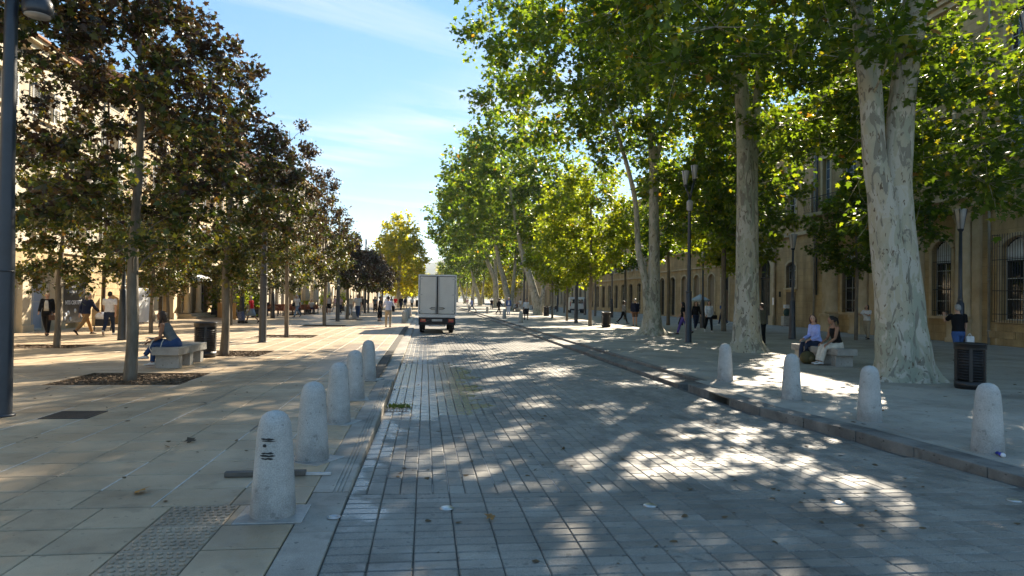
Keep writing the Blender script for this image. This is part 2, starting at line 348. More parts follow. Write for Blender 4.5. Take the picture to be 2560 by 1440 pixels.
# carriageway: pavers lengthwise, in panels one metre wide with staggered rows
nx = int((5.32 + 0.62) / 0.1425)
for i in range(nx + 4):
    x = -0.62 + 0.1425 * (i + 0.5)
    off = [0.0, 0.142][i % 2]
    j = 0
    while True:
        y0 = 6.0 + 0.285 * j + (off if j else 0.0); l = 0.285 + (off if j == 0 else 0); j += 1
        if y0 > PAV_END - 0.3: break
        if x > kerb_x(y0 + l / 2) - 0.05: continue
        ym = y0 + l / 2; s = (z_road(ym + .1, x) - z_road(ym - .1, x)) / .2
        cells.append((x, ym, 0.1425, l, z_road(ym, x), s))
lay(cells, "paver", "road_pavers", M_paver, road, 0.05, ch=0.007, gap=0.0036, gy=0.0068)

# left pavement
PITS = [(-6.83, -4.47, 13.18, 15.18), (-6.83, -4.47, 19.18, 21.18), (-6.83, -4.47, 27.68, 29.68), (-6.83, -4.47, 38.18, 40.18), (-12.73, -10.37, 21.68, 23.18), (-6.83, -4.47, 49.18, 51.18)]
SX, SY, PX0 = 0.59, 0.5, -0.93
SL_END = 40.18
def in_pit(x, y): return any(a < x < b and c < y < d for a, b, c, d in PITS)
mb = MB()
for a, b, z in ((-3, SL_END, -0.012), (SL_END, 300, 0.0)):
    # bed split around the planting pits
    xs = sorted({-30.0, -0.93} | {p[0] for p in PITS} | {p[1] for p in PITS}); yy = sorted({a, b} | {q for p in PITS for q in p[2:] if a < q < b})
    for x0, x1 in zip(xs, xs[1:]):
        for y0, y1 in zip(yy, yy[1:]):
            if in_pit((x0 + x1) / 2, (y0 + y1) / 2): continue
            mb.cur = 0 if z < 0 else 1
            mb.add([(x0, y0, z), (x1, y0, z), (x1, y1, z), (x0, y1, z)], [(0, 1, 2, 3)])
M_slabfar = paving_far("distant_pavement_slabs", ((0.37, 0.275, 0.175), (0.50, 0.40, 0.265)), 0.59, 0.5)
M_joint2 = mat("slab_joint", (0.075, 0.065, 0.05), 0.85, 0.3, 6, 0.3, 120, coord='World')
lp = struct(mb.build("pavement", [M_joint2, M_slabfar]))
cells = []; tact = []
for j in range(0, 71):
    y0 = 5.68 + SY * j
    for i in range(0, 27):
        x1 = PX0 - SX * i; x0 = x1 - SX; xm, ym = (x0 + x1) / 2, y0 + SY / 2
        if in_pit(xm, ym): continue
        if i == 0 and y0 > 13.6: x1 = -1.16; xm = (x0 + x1) / 2
        cells.append((xm, ym, x1 - x0, SY, 0.0, 0.0))
for j in range(1, 8):
    y0 = 5.68 - 0.49 * j
    for i in range(0, 18):
        xm = -0.93 - 0.51 * (i + 0.5)
        (tact if i == 1 and j < 5 else cells).append((xm, y0 + 0.245, 0.51, 0.49, 0.0, 0.0))
lay(cells, "slab", "pavement_slabs", M_slab, lp, 0.05, ch=0.005, gap=0.0048, gy=0.011, tilt=0.0012)
V, F = paver_geom(0.51, 0.49, 0.05)
mb = MB(); mb.add(V, F)
for a in range(8):
    for b in range(7): mb.lathe([(0.020, 0.0), (0.017, 0.008), (0.009, 0.012)], 8, (-0.21 + a * 0.06 + (b % 2) * 0.02, -0.2 + b * 0.066, 0))
me = mb.mesh("tactile_slab", mat("tactile_slab_stone", (0.33, 0.255, 0.175), 0.42, 0.25, 3, 0.3, 90, coord='World', rnd=0.1, speck=0.15))
for (x, y, w, l, z, s) in tact: put("tactile_slab", me, lp, (x, y, z))

jm = MB(); r_ = random.Random(21)
for _ in range(230):
    i = r_.randint(1, 30); x = -0.62 + .1425 * i; y0 = 6.05 + .285 * r_.choice([r_.randint(0, 22), r_.randint(0, 60)]); ln = .285 * r_.randint(1, 5); w = r_.uniform(.002, .0048)
    if x > kerb_x(y0) - .2 or y0 + ln > PAV_END - 1: continue
    for k in range(max(1, int(ln / .285 + .01))):
        a, b = y0 + k * .285, y0 + (k + 1) * .285; jm.add([(x - w, a, z_road(a, x) - .001), (x + w, a, z_road(a, x) - .001), (x + w, b, z_road(b, x) - .001), (x - w, b, z_road(b, x) - .001)], [(0, 1, 2, 3)])
stuff(jm.build("joint_mortar", mat("grey_joint_mortar", (.36, .34, .31), .75, .2, 20, .2, 200, coord='World'), road))
# mortar in some lengthwise joints, its glossy reflection painted in as pale colour
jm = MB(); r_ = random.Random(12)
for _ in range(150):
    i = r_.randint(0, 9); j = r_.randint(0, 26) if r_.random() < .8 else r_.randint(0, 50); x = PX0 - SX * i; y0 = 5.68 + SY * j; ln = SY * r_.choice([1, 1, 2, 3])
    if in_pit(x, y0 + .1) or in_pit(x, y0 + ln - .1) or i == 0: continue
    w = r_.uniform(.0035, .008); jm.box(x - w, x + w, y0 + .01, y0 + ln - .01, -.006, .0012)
stuff(jm.build("joint_mortar", mat("mortar_painted_glint", (.58, .55, .50), .4, .2, 20, .2, 200, coord='World'), lp))

# kerb on the left: grooved stones near, a lowered strip further on
kl = struct(MB().box(-1.15, -0.63, 13.9, 300, -0.3, -0.085).build("kerb", M_kerb))
prof = [(-0.155, -0.2), (0.155, -0.2), (0.155, -0.012), (0.143, 0.0), (0.10, 0), (0.096, -0.009), (0.088, -0.009), (0.084, 0), (0.065, 0), (0.061, -0.009), (0.053, -0.009), (0.049, 0), (0.03, 0), (0.026, -0.009), (0.018, -0.009), (0.014, 0), (-0.152, 0), (-0.155, -0.004)]
me = MB().prism(prof, -0.496, 0.496).mesh("kerb_stone", M_kerb)
for k in range(8): put("kerb_stone", me, kl, (-0.775, 6.0 + 0.5 + k, 0.0), (rng.uniform(-.002, .002), 0, 0))
me = MB().box(-0.15, 0.15, -0.49, 0.49, -0.1, 0.0, ch=0.006).mesh("kerb_stone", M_kerb)
for k in range(5): put("kerb_stone", me, kl, (-0.775, 5.5 - k * 0.985, -0.003))
me = MB().box(-0.26, 0.26, -0.496, 0.496, -0.2, 0.0, ch=0.01).mesh("kerb_stone", M_kerb)
for k in range(24): put("kerb_stone", me, kl, (-0.885, 14.4 + k, -0.07))
# kerb on the right
M_kerbr = mat("dirty_shaded_kerb_stone", (0.13, 0.12, 0.105), 0.7, 0.2, 2.5, 0.3, 100, col2=(0.24, 0.22, 0.19), coord="World", rnd=0.12, speck=0.15, stain=.35)  # dirt and the shade of the kerb face both darken this colour
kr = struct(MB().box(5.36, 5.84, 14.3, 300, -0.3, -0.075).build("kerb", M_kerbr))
rp = MB()
ks = [-4, 5, 7, 8.5, 10.5, 13.8]
for a, b in zip(ks, ks[1:]): rp.add([(kerb_x(a) + 0.34, a, 0), (30, a, 0), (30, b, 0), (kerb_x(b) + 0.34, b, 0)], [(0, 1, 2, 3)])
rp.add([(6.0, 13.8, 0), (30, 13.8, 0), (30, 300, 0), (6.0, 300, 0)], [(0, 1, 2, 3)]); rp.add([(5.66, 13.8, 0.0), (6.0, 13.8, 0), (6.0, 13.9, 0), (5.86, 13.9, 0)], [(0, 1, 2, 3)])
rpav = struct(rp.build("pavement", M_rpave))
yk = 3.5
while yk < 13.7 - .4:
    ln = 0.98; a = Vector((kerb_x(yk), yk, 0)); b = Vector((kerb_x(yk + ln), yk + ln, 0)); ang = math.atan2(b.y - a.y, b.x - a.x)
    if 11.15 < yk + 0.5 < 12.1:      # storm drain mouth under this stone
        m = MB(); m.box(0, 0.98, -0.36, 0.0, -0.03, 0.0, ch=0.006); m.box(0.0, 0.06, -0.36, 0, -0.3, -0.031); m.box(0.92, 0.98, -0.36, 0, -0.3, -0.031); m.box(0.061, 0.919, -0.4, -0.36, -0.4, -0.02)
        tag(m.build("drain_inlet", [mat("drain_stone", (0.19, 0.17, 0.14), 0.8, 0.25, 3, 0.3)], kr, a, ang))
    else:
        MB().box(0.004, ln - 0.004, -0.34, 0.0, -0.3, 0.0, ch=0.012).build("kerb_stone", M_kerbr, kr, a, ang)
    yk += ln
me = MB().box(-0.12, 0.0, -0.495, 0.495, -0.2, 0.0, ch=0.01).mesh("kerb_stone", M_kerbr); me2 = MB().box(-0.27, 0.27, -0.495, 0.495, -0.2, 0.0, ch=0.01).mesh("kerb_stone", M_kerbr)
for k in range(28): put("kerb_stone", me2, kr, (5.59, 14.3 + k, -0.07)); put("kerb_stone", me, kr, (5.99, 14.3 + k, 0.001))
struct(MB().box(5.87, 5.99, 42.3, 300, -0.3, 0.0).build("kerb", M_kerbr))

# large sandy slabs on the near part of the right pavement
cells = []
for j in range(38):
    for i in range(11):
        cells.append((6.24 + 1.2 * (i + .5) - (.6 if j % 2 else 0) + (.3 if (j % 2 and i == 0) else 0), 3.6 + .62 * (j + .5), 1.2 - (.6 if (j % 2 and i == 0) else 0), .62, .004, 0.0))
lay(cells, "slab", "pavement_slabs", M_rpave2, rpav, 0.0035, ch=0.0018, gap=0.0035, gy=0.005, tilt=0.0, dz=0.0004)
# planting pits: bark mulch
M_mulch = mat("bark_mulch", (0.07, 0.045, 0.028), 0.95, 0.4, 14, 0.8, 60, coord='World', col2=(0.20, 0.14, 0.085))
for n_, (a, b, c, d) in enumerate(PITS):
    m = MB(); r_ = random.Random(n_)
    m.add([(a, c, -0.05), (b, c, -0.05), (b, d, -0.05), (a, d, -0.05)], [(0, 1, 2, 3)])
    for (x0, x1, y0, y1) in ((a, a + .03, c, d), (b - .03, b, c, d), (a + .03, b - .03, c, c + .03), (a + .03, b - .03, d - .03, d)): m.box(x0, x1, y0, y1, -0.1, -0.004)
    for _ in range(1500 if n_ < 2 else 350):
        x, y = r_.uniform(a + .05, b - .05), r_.uniform(c + .05, d - .05); s = r_.uniform(.012, .04)
        M = Matrix.Translation((x, y, -0.045 + r_.uniform(0, .035))) @ Matrix.Rotation(r_.uniform(0, 6.3), 4, 'Z') @ Matrix.Rotation(r_.uniform(-.6, .6), 4, 'X')
        m.box(-s, s, -s * .4, s * .4, -.006, .006, M)
    stuff(m.build("mulch", M_mulch))
# ------------------------------------------------------------------ trees
L5 = np.array([(0, 0), (.20, -.06), (.44, .10), (.27, .26), (.55, .52), (.22, .55), (0, 1.0), (-.22, .55), (-.55, .52), (-.27, .26), (-.44, .10), (-.20, -.06)], float)
L3 = np.array([(0, 0), (.42, .22), (.30, .66), (0, 1.0), (-.30, .66), (-.42, .22)], float)
def leaf_batch(C, D, Nn, S, shape):
    """C centres, D leaf axis, Nn normal, S size -> verts, faces"""
    D = D / np.linalg.norm(D, axis=1, keepdims=True); B = np.cross(Nn, D); B /= np.linalg.norm(B, axis=1, keepdims=True) + 1e-9; U = np.cross(D, B)
    k = len(shape); sx, sy = shape[:, 0], shape[:, 1]; z = -0.22 * np.abs(sx) - 0.16 * (sy - .4) ** 2
    V = C[:, None, :] + S[:, None, None] * (B[:, None, :] * sx[None, :, None] + D[:, None, :] * sy[None, :, None] + U[:, None, :] * z[None, :, None])
    return V.reshape(-1, 3), np.arange(len(C) * k).reshape(-1, k)
def pick(pal, r):
    """palette [(weight, colour)] -> colours for uniform randoms r"""
    w = np.cumsum([p[0] for p in pal]); w = w / w[-1]; idx = np.searchsorted(w, r); c = np.array([p[1] for p in pal])[np.minimum(idx, len(pal) - 1)]; return c
def bez(p0, p1, p2, p3, n):
    t = np.linspace(0, 1, n)[:, None]; return (1 - t) ** 3 * p0 + 3 * (1 - t) ** 2 * t * p1 + 3 * (1 - t) * t ** 2 * p2 + t ** 3 * p3
def grow(seed, stems, env, ncl, rc, nleaf, size, palf, shape=L5, twigs=7, twig_r=0.006, asc=0.5, mind=0.55, tilt=0.55, low=None, sides=6, shell=0.35):
    """stems: list of (pts, radii); env: ellipsoids (c, r, weight). returns (wood MB, crown verts, faces, colours)"""
    g = np.random.default_rng(seed); r_ = random.Random(seed)
    wood = MB(); nodes = []; nrad = []
    for pts, rad in stems:
        n = len(pts); nn = max(2, 3 * (n - 1) + 1); P = []; Q = []
        for i in range(n - 1):
            p0 = np.array(pts[max(i - 1, 0)], float); p1 = np.array(pts[i], float); p2 = np.array(pts[i + 1], float); p3 = np.array(pts[min(i + 2, n - 1)], float)
            for t in ((0, .2, .4, .6, .8)):
                P.append(.5 * ((2 * p1) + (p2 - p0) * t + (2 * p0 - 5 * p1 + 4 * p2 - p3) * t * t + (3 * p1 - p0 - 3 * p2 + p3) * t ** 3)); Q.append(rad[i] * (1 - t) + rad[i + 1] * t)
        P.append(np.array(pts[-1], float)); Q.append(rad[-1])
        a, b, c = g.uniform(0, 6, 3); big = rad[0] > .25
        def wob(i, th, a=a, b=b, c=c, big=big, Z=[p[2] for p in P]):
            if not big: return 1 + .05 * math.sin(2 * th + i)
            fl = max(0, 1 - Z[i] / .55) ** 1.5
            return 1 + .05 * math.sin(2 * th + a + i * .25) + .035 * math.sin(3 * th + b - i * .4) + .025 * math.sin(5 * th + c + i * .9) + fl * .2 * math.sin(4 * th + a) + fl * .14 * math.sin(7 * th + b)
        wood.tube(P, Q, n=20 if big else 9, wob=wob)
        for p, q in zip(P, Q): nodes.append(p); nrad.append(q)
    # cluster centres in the envelope
    C = []; w = np.array([e[2] for e in env], float); w /= w.sum(); tries = 0
    while len(C) < ncl and tries < ncl * 60:
        tries += 1
        e = env[g.choice(len(env), p=w)]; d = g.normal(size=3); d /= np.linalg.norm(d); rad = g.uniform(shell, 1.0) ** 0.6
        p = np.array(e[0]) + d * np.array(e[1]) * rad
        if low is not None and p[2] < low(p[0], p[1]): continue
        if C and np.min(np.linalg.norm(np.array(C) - p, axis=1)) < rc * mind * (2.2 if tries < ncl * 20 else 1.2): continue
        C.append(p)
    C = np.array(C); st = np.array(nodes)
    order = np.argsort([np.min(np.linalg.norm(st - c, axis=1)) for c in C])
    minz = min(e[0][2] - e[1][2] for e in env)
    LC, LD, LN, LS = [], [], [], []
    ND = [np.array(n) for n in nodes]; NR = list(nrad)
    for ci in order:
        c = C[ci]; A = np.array(ND); d = np.linalg.norm(A - c, axis=1); pen = np.where(A[:, 2] > c[2] - 0.25 * d, 0.4 * d, 0) + np.where(A[:, 2] < minz - 0.5, 2.0, 0)
        k = int(np.argmin(d + pen)); p0 = A[k]; L = d[k]
        if L > 0.05:
            dirr = (c - p0); m1 = p0 + dirr * .35 + np.array([0, 0, asc * L * .25]) + g.normal(size=3) * L * .07; m2 = p0 + dirr * .7 + np.array([0, 0, asc * L * .22]) + g.normal(size=3) * L * .07
            n = 5 if L > .8 else 4; P = bez(p0, m1, m2, c, n); r0 = min(NR[k] * .72, .010 + .011 * L); rr = np.linspace(r0, max(.006, r0 * .38), n)
            wood.tube(P, list(rr), n=sides if r0 > .02 else 4, cap=False)
            for p, q in zip(P[1:], rr[1:]): ND.append(p); NR.append(q)
        out = c - np.array(env[0][0]); out[2] *= .3; out /= np.linalg.norm(out) + 1e-6
        f = g.uniform(.55, 1.35); nl = int(nleaf * f); per = max(1, nl // twigs)
        for _ in range(twigs):
            td = g.normal(size=3) * np.array([1, 1, .6]) + out * .55 + np.array([0, 0, asc * .8]); td /= np.linalg.norm(td); ln = rc * g.uniform(.6, 1.25) ; e = c + td * ln
            if twig_r: wood.tube([c, c + td * ln * .5 + g.normal(size=3) * .04, e], [twig_r * 1.4, twig_r, twig_r * .5], n=3, cap=False)
            t = g.uniform(.15, 1.05, per)[:, None]; base = c + td * ln * t + g.normal(size=(per, 3)) * rc * .16
            ld = g.normal(size=(per, 3)) + td * .8 + np.array([0, 0, -.45]); nn = np.array([0, 0, 1.0]) + g.normal(size=(per, 3)) * tilt
            LC.append(base); LD.append(ld); LN.append(nn); LS.append(size * g.uniform(.62, 1.2, per))
    LC, LD, LN, LS = map(np.concatenate, (LC, LD, LN, LS))
    V, F = leaf_batch(LC, LD, LN, LS, shape)
    return wood, V, F, palf(LC, g)
def tree_parts(name, res, parent, bark, leafm):
    wood, V, F, col = res
    put("trunk", wood.mesh("trunk", bark), parent)
    put("crown", quads("crown", V, F, leafm, colattr=col), parent)

def bark_plane():
    m = bpy.data.materials.new("plane_tree_bark"); m.use_nodes = True; t = m.node_tree; b = t.nodes["Principled BSDF"]; L = t.links.new
    g = N(t, "ShaderNodeNewGeometry"); mp = N(t, "ShaderNodeMapping"); mp.inputs["Scale"].default_value = (1, 1, .38); L(g.outputs["Position"], mp.inputs[0])
    def noise(s, d=4, dis=0.6, off=0):
        n = N(t, "ShaderNodeTexNoise"); n.inputs["Scale"].default_value = s; n.inputs["Detail"].default_value = d; n.inputs["Distortion"].default_value = dis
        a = N(t, "ShaderNodeVectorMath", operation='ADD'); a.inputs[1].default_value = (off, off * 2, off); L(mp.outputs[0], a.inputs[0]); L(a.outputs[0], n.inputs["Vector"]); return n.outputs[0]
    def mixc(f, lo, hi, a, c):
        r = N(t, "ShaderNodeMapRange"); r.inputs[1].default_value = lo; r.inputs[2].default_value = hi; L(f, r.inputs[0]); q = N(t, "ShaderNodeMix", data_type='RGBA'); L(r.outputs[0], q.inputs[0])
        for i, x in ((6, a), (7, c)):
            if isinstance(x, tuple): q.inputs[i].default_value = (*x, 1)
            else: L(x, q.inputs[i])
        return q.outputs[2]
    c = mixc(noise(1.6, 3), .42, .58, (.40, .36, .26), (.30, .31, .235))
    c = mixc(noise(3.4, 6, 1.3, 7), .50, .54, c, (.44, .41, .335))
    c = mixc(noise(4.4, 6, 1.4, 15), .56, .59, c, (.215, .20, .155))
    c = mixc(noise(15, 5, .8, 31), .62, .66, c, (.14, .105, .07))
    L(c, b.inputs["Base Color"]); b.inputs["Roughness"].default_value = .8; b.inputs["Specular IOR Level"].default_value = .2
    bp = N(t, "ShaderNodeBump"); bp.inputs["Strength"].default_value = .55; bp.inputs["Distance"].default_value = .03; L(mth(t, 'ADD', noise(5.5, 5, 1.2, 15), mth(t, 'MULTIPLY', noise(4.2, 5, 1.0, 7), .6)), bp.inputs["Height"]); L(bp.outputs[0], b.inputs["Normal"])
    return m
M_plane = bark_plane()
M_bark = mat("grey_brown_bark", (0.12, 0.098, 0.07), 0.9, 0.3, 9, 0.7, 30, col2=(0.22, 0.185, 0.14), stretch=(1, 1, .25))
M_leafp = leaf_mat("plane_leaf", .50, (3.6, 3.1, .7)); M_leafm = leaf_mat("maple_leaf", .28, (1.7, 1.7, .8))

def pal_plane(C, g):
    n = len(C); col = pick([(.46, (.040, .075, .014)), (.30, (.062, .105, .016)), (.17, (.095, .135, .018)), (.06, (.15, .155, .022)), (.006, (.17, .10, .03))], g.random(n))
    return col * g.uniform(.8, 1.25, (n, 1))
def pal_bright(C, g):
    n = len(C); col = pick([(.36, (.085, .125, .016)), (.42, (.12, .165, .02)), (.21, (.165, .19, .024)), (.01, (.2, .15, .03))], g.random(n)); return col * g.uniform(.8, 1.25, (n, 1))
def pal_maple(z0, z1, red):
    def f(C, g):
        n = len(C); h = (C[:, 2] - z0) / (z1 - z0) + .22 * np.sin(C[:, 0] * 1.7 + C[:, 1] * 2.1) + g.normal(size=n) * .16
        lo = pick([(.40, (.045, .065, .014)), (.30, (.085, .095, .016)), (.16, (.15, .13, .02)), (.08, (.17, .085, .02)), (.06, (.20, .18, .03))], g.random(n))
        hi = pick([(.44, (.050, .027, .018)), (.22, (.066, .040, .021)), (.26, (.038, .040, .015)), (.04, (.11, .060, .022)), (.04, (.10, .10, .02))], g.random(n))
        w = (h > (1 - red)).astype(float)[:, None]; return (lo * (1 - w) + hi * w) * g.uniform(.75, 1.2, (n, 1))
    return f
def maple(name, label, loc, seed, red=.6, n=74, leaf=.125, H=8.2, wid=2.1, base=2.35, nleaf=165, group="maples in rows along the pavement", tr=.125, top=.52):
    t = thing(name, label, "tree", loc, 0, group)
    stems = [([(0, 0, -.06), (.03, 0, 1.0), (-.01, .03, base), (.07, .06, H * .55), (-.03, 0, H * .8), (.05, .04, H * .97)], [tr, tr * .86, tr * .8, tr * .48, tr * .24, .012])]
    env = [((0, 0, base + (H - base) * .36), (wid * 1.06, wid * 1.06, (H - base) * .41), 1.0), ((0, 0, base + (H - base) * .66), (wid * top, wid * top, (H - base) * .36), .5)]
    tree_parts(name, grow(seed, stems, env, n, .52, nleaf, leaf, pal_maple(base, H, red), twigs=9, asc=.9, mind=.5, tilt=.6, sides=6), t, M_bark, M_leafm)
    return t
m1 = maple("maple_tree", "dark bronze maple in the mulch bed in front of the bench with the seated woman", (-5.66, 14.05, 0), 11, .66, n=104, H=9.4, wid=2.2, top=.8)
m2 = maple("maple_tree", "bronze maple rising behind the bench and the slatted litter bin", (-5.54, 19.83, 0), 23, .55, n=80, H=8.5, wid=1.75)
m3 = maple("maple_tree", "yellow green maple before the shop pillar and the blonde woman in black cardigan", (-11.17, 22.42, 0), 31, .18, H=6.6, wid=2.0, base=2.0, n=72, tr=.10)
def mdup(src, x, y, rz, label, s): return dup(src, (x, y, 0), rz, label, scale=s)
mdup(m1, -5.58, 28.59, 2.1, "bronze maple just right of the plain grey lamp post with two black bands", (.78, .78, .92))
mdup(m2, -5.60, 39.2, 4.0, "dark maple standing before the terrace parasols, second lamp post behind it", (.86, .86, .98))
mdup(m3, -13.0, 36.5, 1.0, "small open maple above the white hoarding", (.95, .95, .9))
mdup(m3, -10.56, 39.0, 3.0, "thin trunked maple left of the woman in red with trolley", (.9, .9, .95))
mdup(m3, -11.4, 30.2, 5.2, "green maple half hidden behind the bench maple, by the lantern post", (.9, .9, .95))
mdup(m3, -10.9, 47.5, 2.4, "yellow green maple beside the wooden terrace screen", (1, 1, 1.05))
mdup(m3, -11.1, 56.5, 4.4, "maple standing at the near corner of the cafe terrace", (1, 1, 1.05))
m4 = maple("maple_tree", "rusty brown maple past the second lamp post, beside the metal chair", (-5.6, 50.3, 0), 47, 1.0, H=6.3, wid=1.85, n=54, nleaf=150, leaf=.17)
mdup(m4, -5.7, 60.5, 1.3, "rusty brown maple further down the pavement row, above the man with backpack", (1, 1, .95))
mdup(m4, -5.8, 71.0, 2.9, "brownish maple near the crowd, third from the far end of its row", (1, 1, .95))
mdup(m4, -5.7, 82.0, 4.2, "brownish maple near the crowd, second from the far end of its row", (1.05, 1.05, 1))
mdup(m4, -5.8, 93.0, 5.5, "brownish maple at the far end of its row before the big yellow green plane", (1.05, 1.05, 1))
t = thing("maple_tree", "dark foliage overhanging the near lamp post at the upper left corner", "tree", (-8.35, 10.6, 0), 0, "maples in rows along the pavement")
tree_parts("maple", grow(77, [([(0, 0, 0), (0, 0, 2.5), (0, 0, 5), (0, 0, 8)], [.13, .11, .08, .02])], [((1.35, 0, 6.35), (1.95, 1.6, 1.35), 1)], 44, .5, 170, .118, pal_maple(2, 8, .5), twigs=8, asc=.6, mind=.45), t, M_bark, M_leafm)

# the big planes on the right
def plane(label, loc, seed, stems, env, n, nleaf, leaf, rc=1.0, shape=L5, low=None, pal=pal_plane, group="plane trees along the right-hand kerb", name="plane_tree", twigs=9, twr=.009, bark=None, slim=1.0, sx=1.0):
    t = thing(name, label, "tree", loc, 0, group)
    stems = [([(p[0] * sx, p[1], p[2]) for p in pts], [r * slim for r in rad]) for pts, rad in stems]
    tree_parts(name, grow(seed, stems, env, n, rc, nleaf, leaf, pal, shape=shape, twigs=twigs, twig_r=twr, asc=.25, mind=.42, tilt=.5, low=low, sides=7), t, bark or M_plane, M_leafp)
    return t
p1 = plane("great plane tree with two fused pale stems beside the nearest right litter bin", (10.63, 13.96, 0), 101,
    [([(-.14, 0, -.1), (-.16, 0, .35), (-.24, 0, 1.2), (-.36, 0, 2.4), (-.58, 0, 4.0), (-.74, .05, 5.0), (-.9, .1, 7.2), (-1.2, .3, 10), (-2.2, .6, 13.5)], [.84, .53, .44, .40, .32, .28, .27, .2, .1]),
     ([(.16, .05, -.1), (.15, .05, .35), (.08, .05, 1.2), (-.04, .05, 2.4), (-.18, .05, 3.8), (-.2, .05, 4.7), (-.08, .05, 6.2), (.25, .1, 8.3), (.9, .4, 11.5), (1.7, .8, 15)], [.90, .56, .46, .41, .36, .33, .31, .32, .21, .1])],
    [((2.0, .8, 9.6), (6.0, 5.2, 5.4), 1.0), ((3.4, 2.6, 6.4), (4.6, 4.4, 2.8), .55), ((-3.4, .6, 9.6), (4.2, 4.4, 3.6), .6), ((0, 1, 14), (5, 5, 4), .35)], 205, 170, .20, slim=.90, low=lambda x, y: 3.9 if x > 1.5 else (6.2 if x > -2.5 else 6.6))
p2 = plane("plane tree with mottled trunk directly left of the two women on the bench", (10.85, 21.79, 0), 102,
    [([(-.1, 0, -.1), (-.12, 0, .4), (-.15, 0, 1.4), (-.2, 0, 3.8), (-.32, 0, 7.4), (-.7, .2, 11), (-1.8, .5, 15)], [1.15, .66, .52, .46, .40, .26, .1]),
     ([(.2, .05, -.1), (.2, .05, .4), (.16, .05, 1.6), (.16, .05, 3.8), (.22, .1, 7.2), (.8, .3, 11), (1.8, .6, 15)], [.62, .42, .36, .29, .22, .17, .08])],
    [((-4.4, 0, 12.6), (5.3, 4.8, 4.4), 1.0), ((1.2, .5, 12), (5.5, 4.8, 5.6), .9), ((2.4, 0, 7.5), (3.6, 3.4, 2.4), .12)], 185, 165, .21, slim=.70, sx=.75, low=lambda x, y: 8.2 if x < -4 else (7.2 if x < 0 else 5.4))
p3 = plane("plane tree with pale gnarled base, behind the twin lantern lamp", (10.97, 32.0, 0), 103,
    [([(0, 0, -.1), (0, 0, .4), (0, 0, 1.6), (.05, 0, 3.2), (.02, 0, 6), (-.1, 0, 9), (-.5, .2, 12.5), (-1.2, .4, 17)], [1.35, .72, .5, .42, .33, .28, .22, .09]),
     ([(-.2, 0, .2), (-.26, 0, 1.5), (-.42, 0, 2.8), (-.75, 0, 4.2), (-1.0, .1, 7), (-2.2, .3, 11), (-3.5, .5, 14)], [.4, .3, .24, .2, .16, .12, .07]),
     ([(-.05, 0, 8.2), (.5, .1, 10), (1.2, .3, 13), (1.8, .4, 16)], [.2, .18, .14, .07])],
    [((-4.2, 0, 13.2), (4.8, 4.6, 4.8), .9), ((1, .5, 12), (5.6, 5, 6), 1.0), ((3, .5, 7), (3.4, 3.2, 2.6), .25)], 190, 140, .235, slim=.70, rc=1.05, low=lambda x, y: 8.5 if x < -3 else 4.9)
fstem = [([(0, 0, -.1), (0, 0, .5), (-.35, 0, 2.2), (-.9, 0, 4), (-1.6, 0, 6), (-2.2, .2, 9), (-3.2, .5, 14)], [.95, .62, .52, .44, .36, .28, .12]),
         ([(.2, 0, .2), (.45, 0, 1.8), (.7, .1, 4), (1.1, .2, 8), (1.6, .3, 14)], [.5, .3, .27, .22, .1])]
p4 = plane("plane tree leaning left over the kerb, with a short second stem, beyond the women walking", (11.5, 69.4, 0), 104, fstem, [((-3.0, 0, 14.5), (6.6, 6, 6.8), 1.0), ((1.5, 0, 11), (5, 5, 5), .5)], 190, 95, .40, slim=.78, rc=1.25, shape=L3, low=lambda x, y: 6.4 if x < -1 else 4.5, twr=0, twigs=8)
p5 = plane("far plane tree with a white leaning limb above the kerb", (12.1, 117.0, 0), 105,
    [([(0, 0, -.1), (0, 0, .6), (-.1, 0, 3), (-.3, 0, 5), (-1.6, 0, 8), (-3.0, .2, 11), (-5.2, .5, 15)], [.9, .62, .55, .5, .38, .3, .13]), ([(-.2, 0, 4.2), (-.2, 0, 7), (-.1, .1, 11), (.6, .3, 17)], [.42, .36, .3, .12])],
    [((-5.0, 0, 14.5), (6.8, 6.5, 6.5), 1.0), ((-2, 0, 20), (6, 6, 5.5), .5), ((1.5, 0, 12), (5, 5, 5), .4)], 210, 80, .48, slim=.85, rc=1.4, shape=L3, low=lambda x, y: 7.0 if x < -2 else 5, pal=lambda C, g: pal_plane(C, g) * 1.15, twr=0, twigs=8)
dup(p4, (11.3, 92.0, 0), 0.35, "plane tree second beyond the leaning one, tall dark crown", scale=(1, 1, 1.08))
k = 0
for (x, y, rz, s, lb) in ((11.6, 146, .2, .92, "plane tree beyond the white limbed one, first of the distant row"), (11.8, 172, 1.9, .85, "plane tree beyond the white limbed one, second of the distant row"), (11.4, 200, 3.0, .8, "plane tree beyond the white limbed one, third of the distant row"), (11.0, 240, 4.4, .8, "last plane tree on the right at the end of the avenue")):
    dup(p5 if k % 2 else p4, (x, y, 0), rz if k % 2 else 0.1, lb, scale=s); k += 1
pb = plane("sunlit yellow green young plane above the dark litter bin", (10.47, 42.6, 0), 106,
    [([(0, 0, -.06), (0, 0, 1.5), (.03, 0, 3.4), (0, .05, 6.5), (-.1, .1, 9.5)], [.125, .11, .10, .07, .02])], [((-.3, 0, 6.6), (3.3, 3.0, 3.6), 1.0), ((-1.4, -.5, 5.0), (2.2, 2.0, 1.9), .4)], 95, 150, .21, rc=.75, pal=pal_bright, group="young trees among the planes", name="young_tree", low=lambda x, y: 2.9, twr=.007, bark=M_bark)
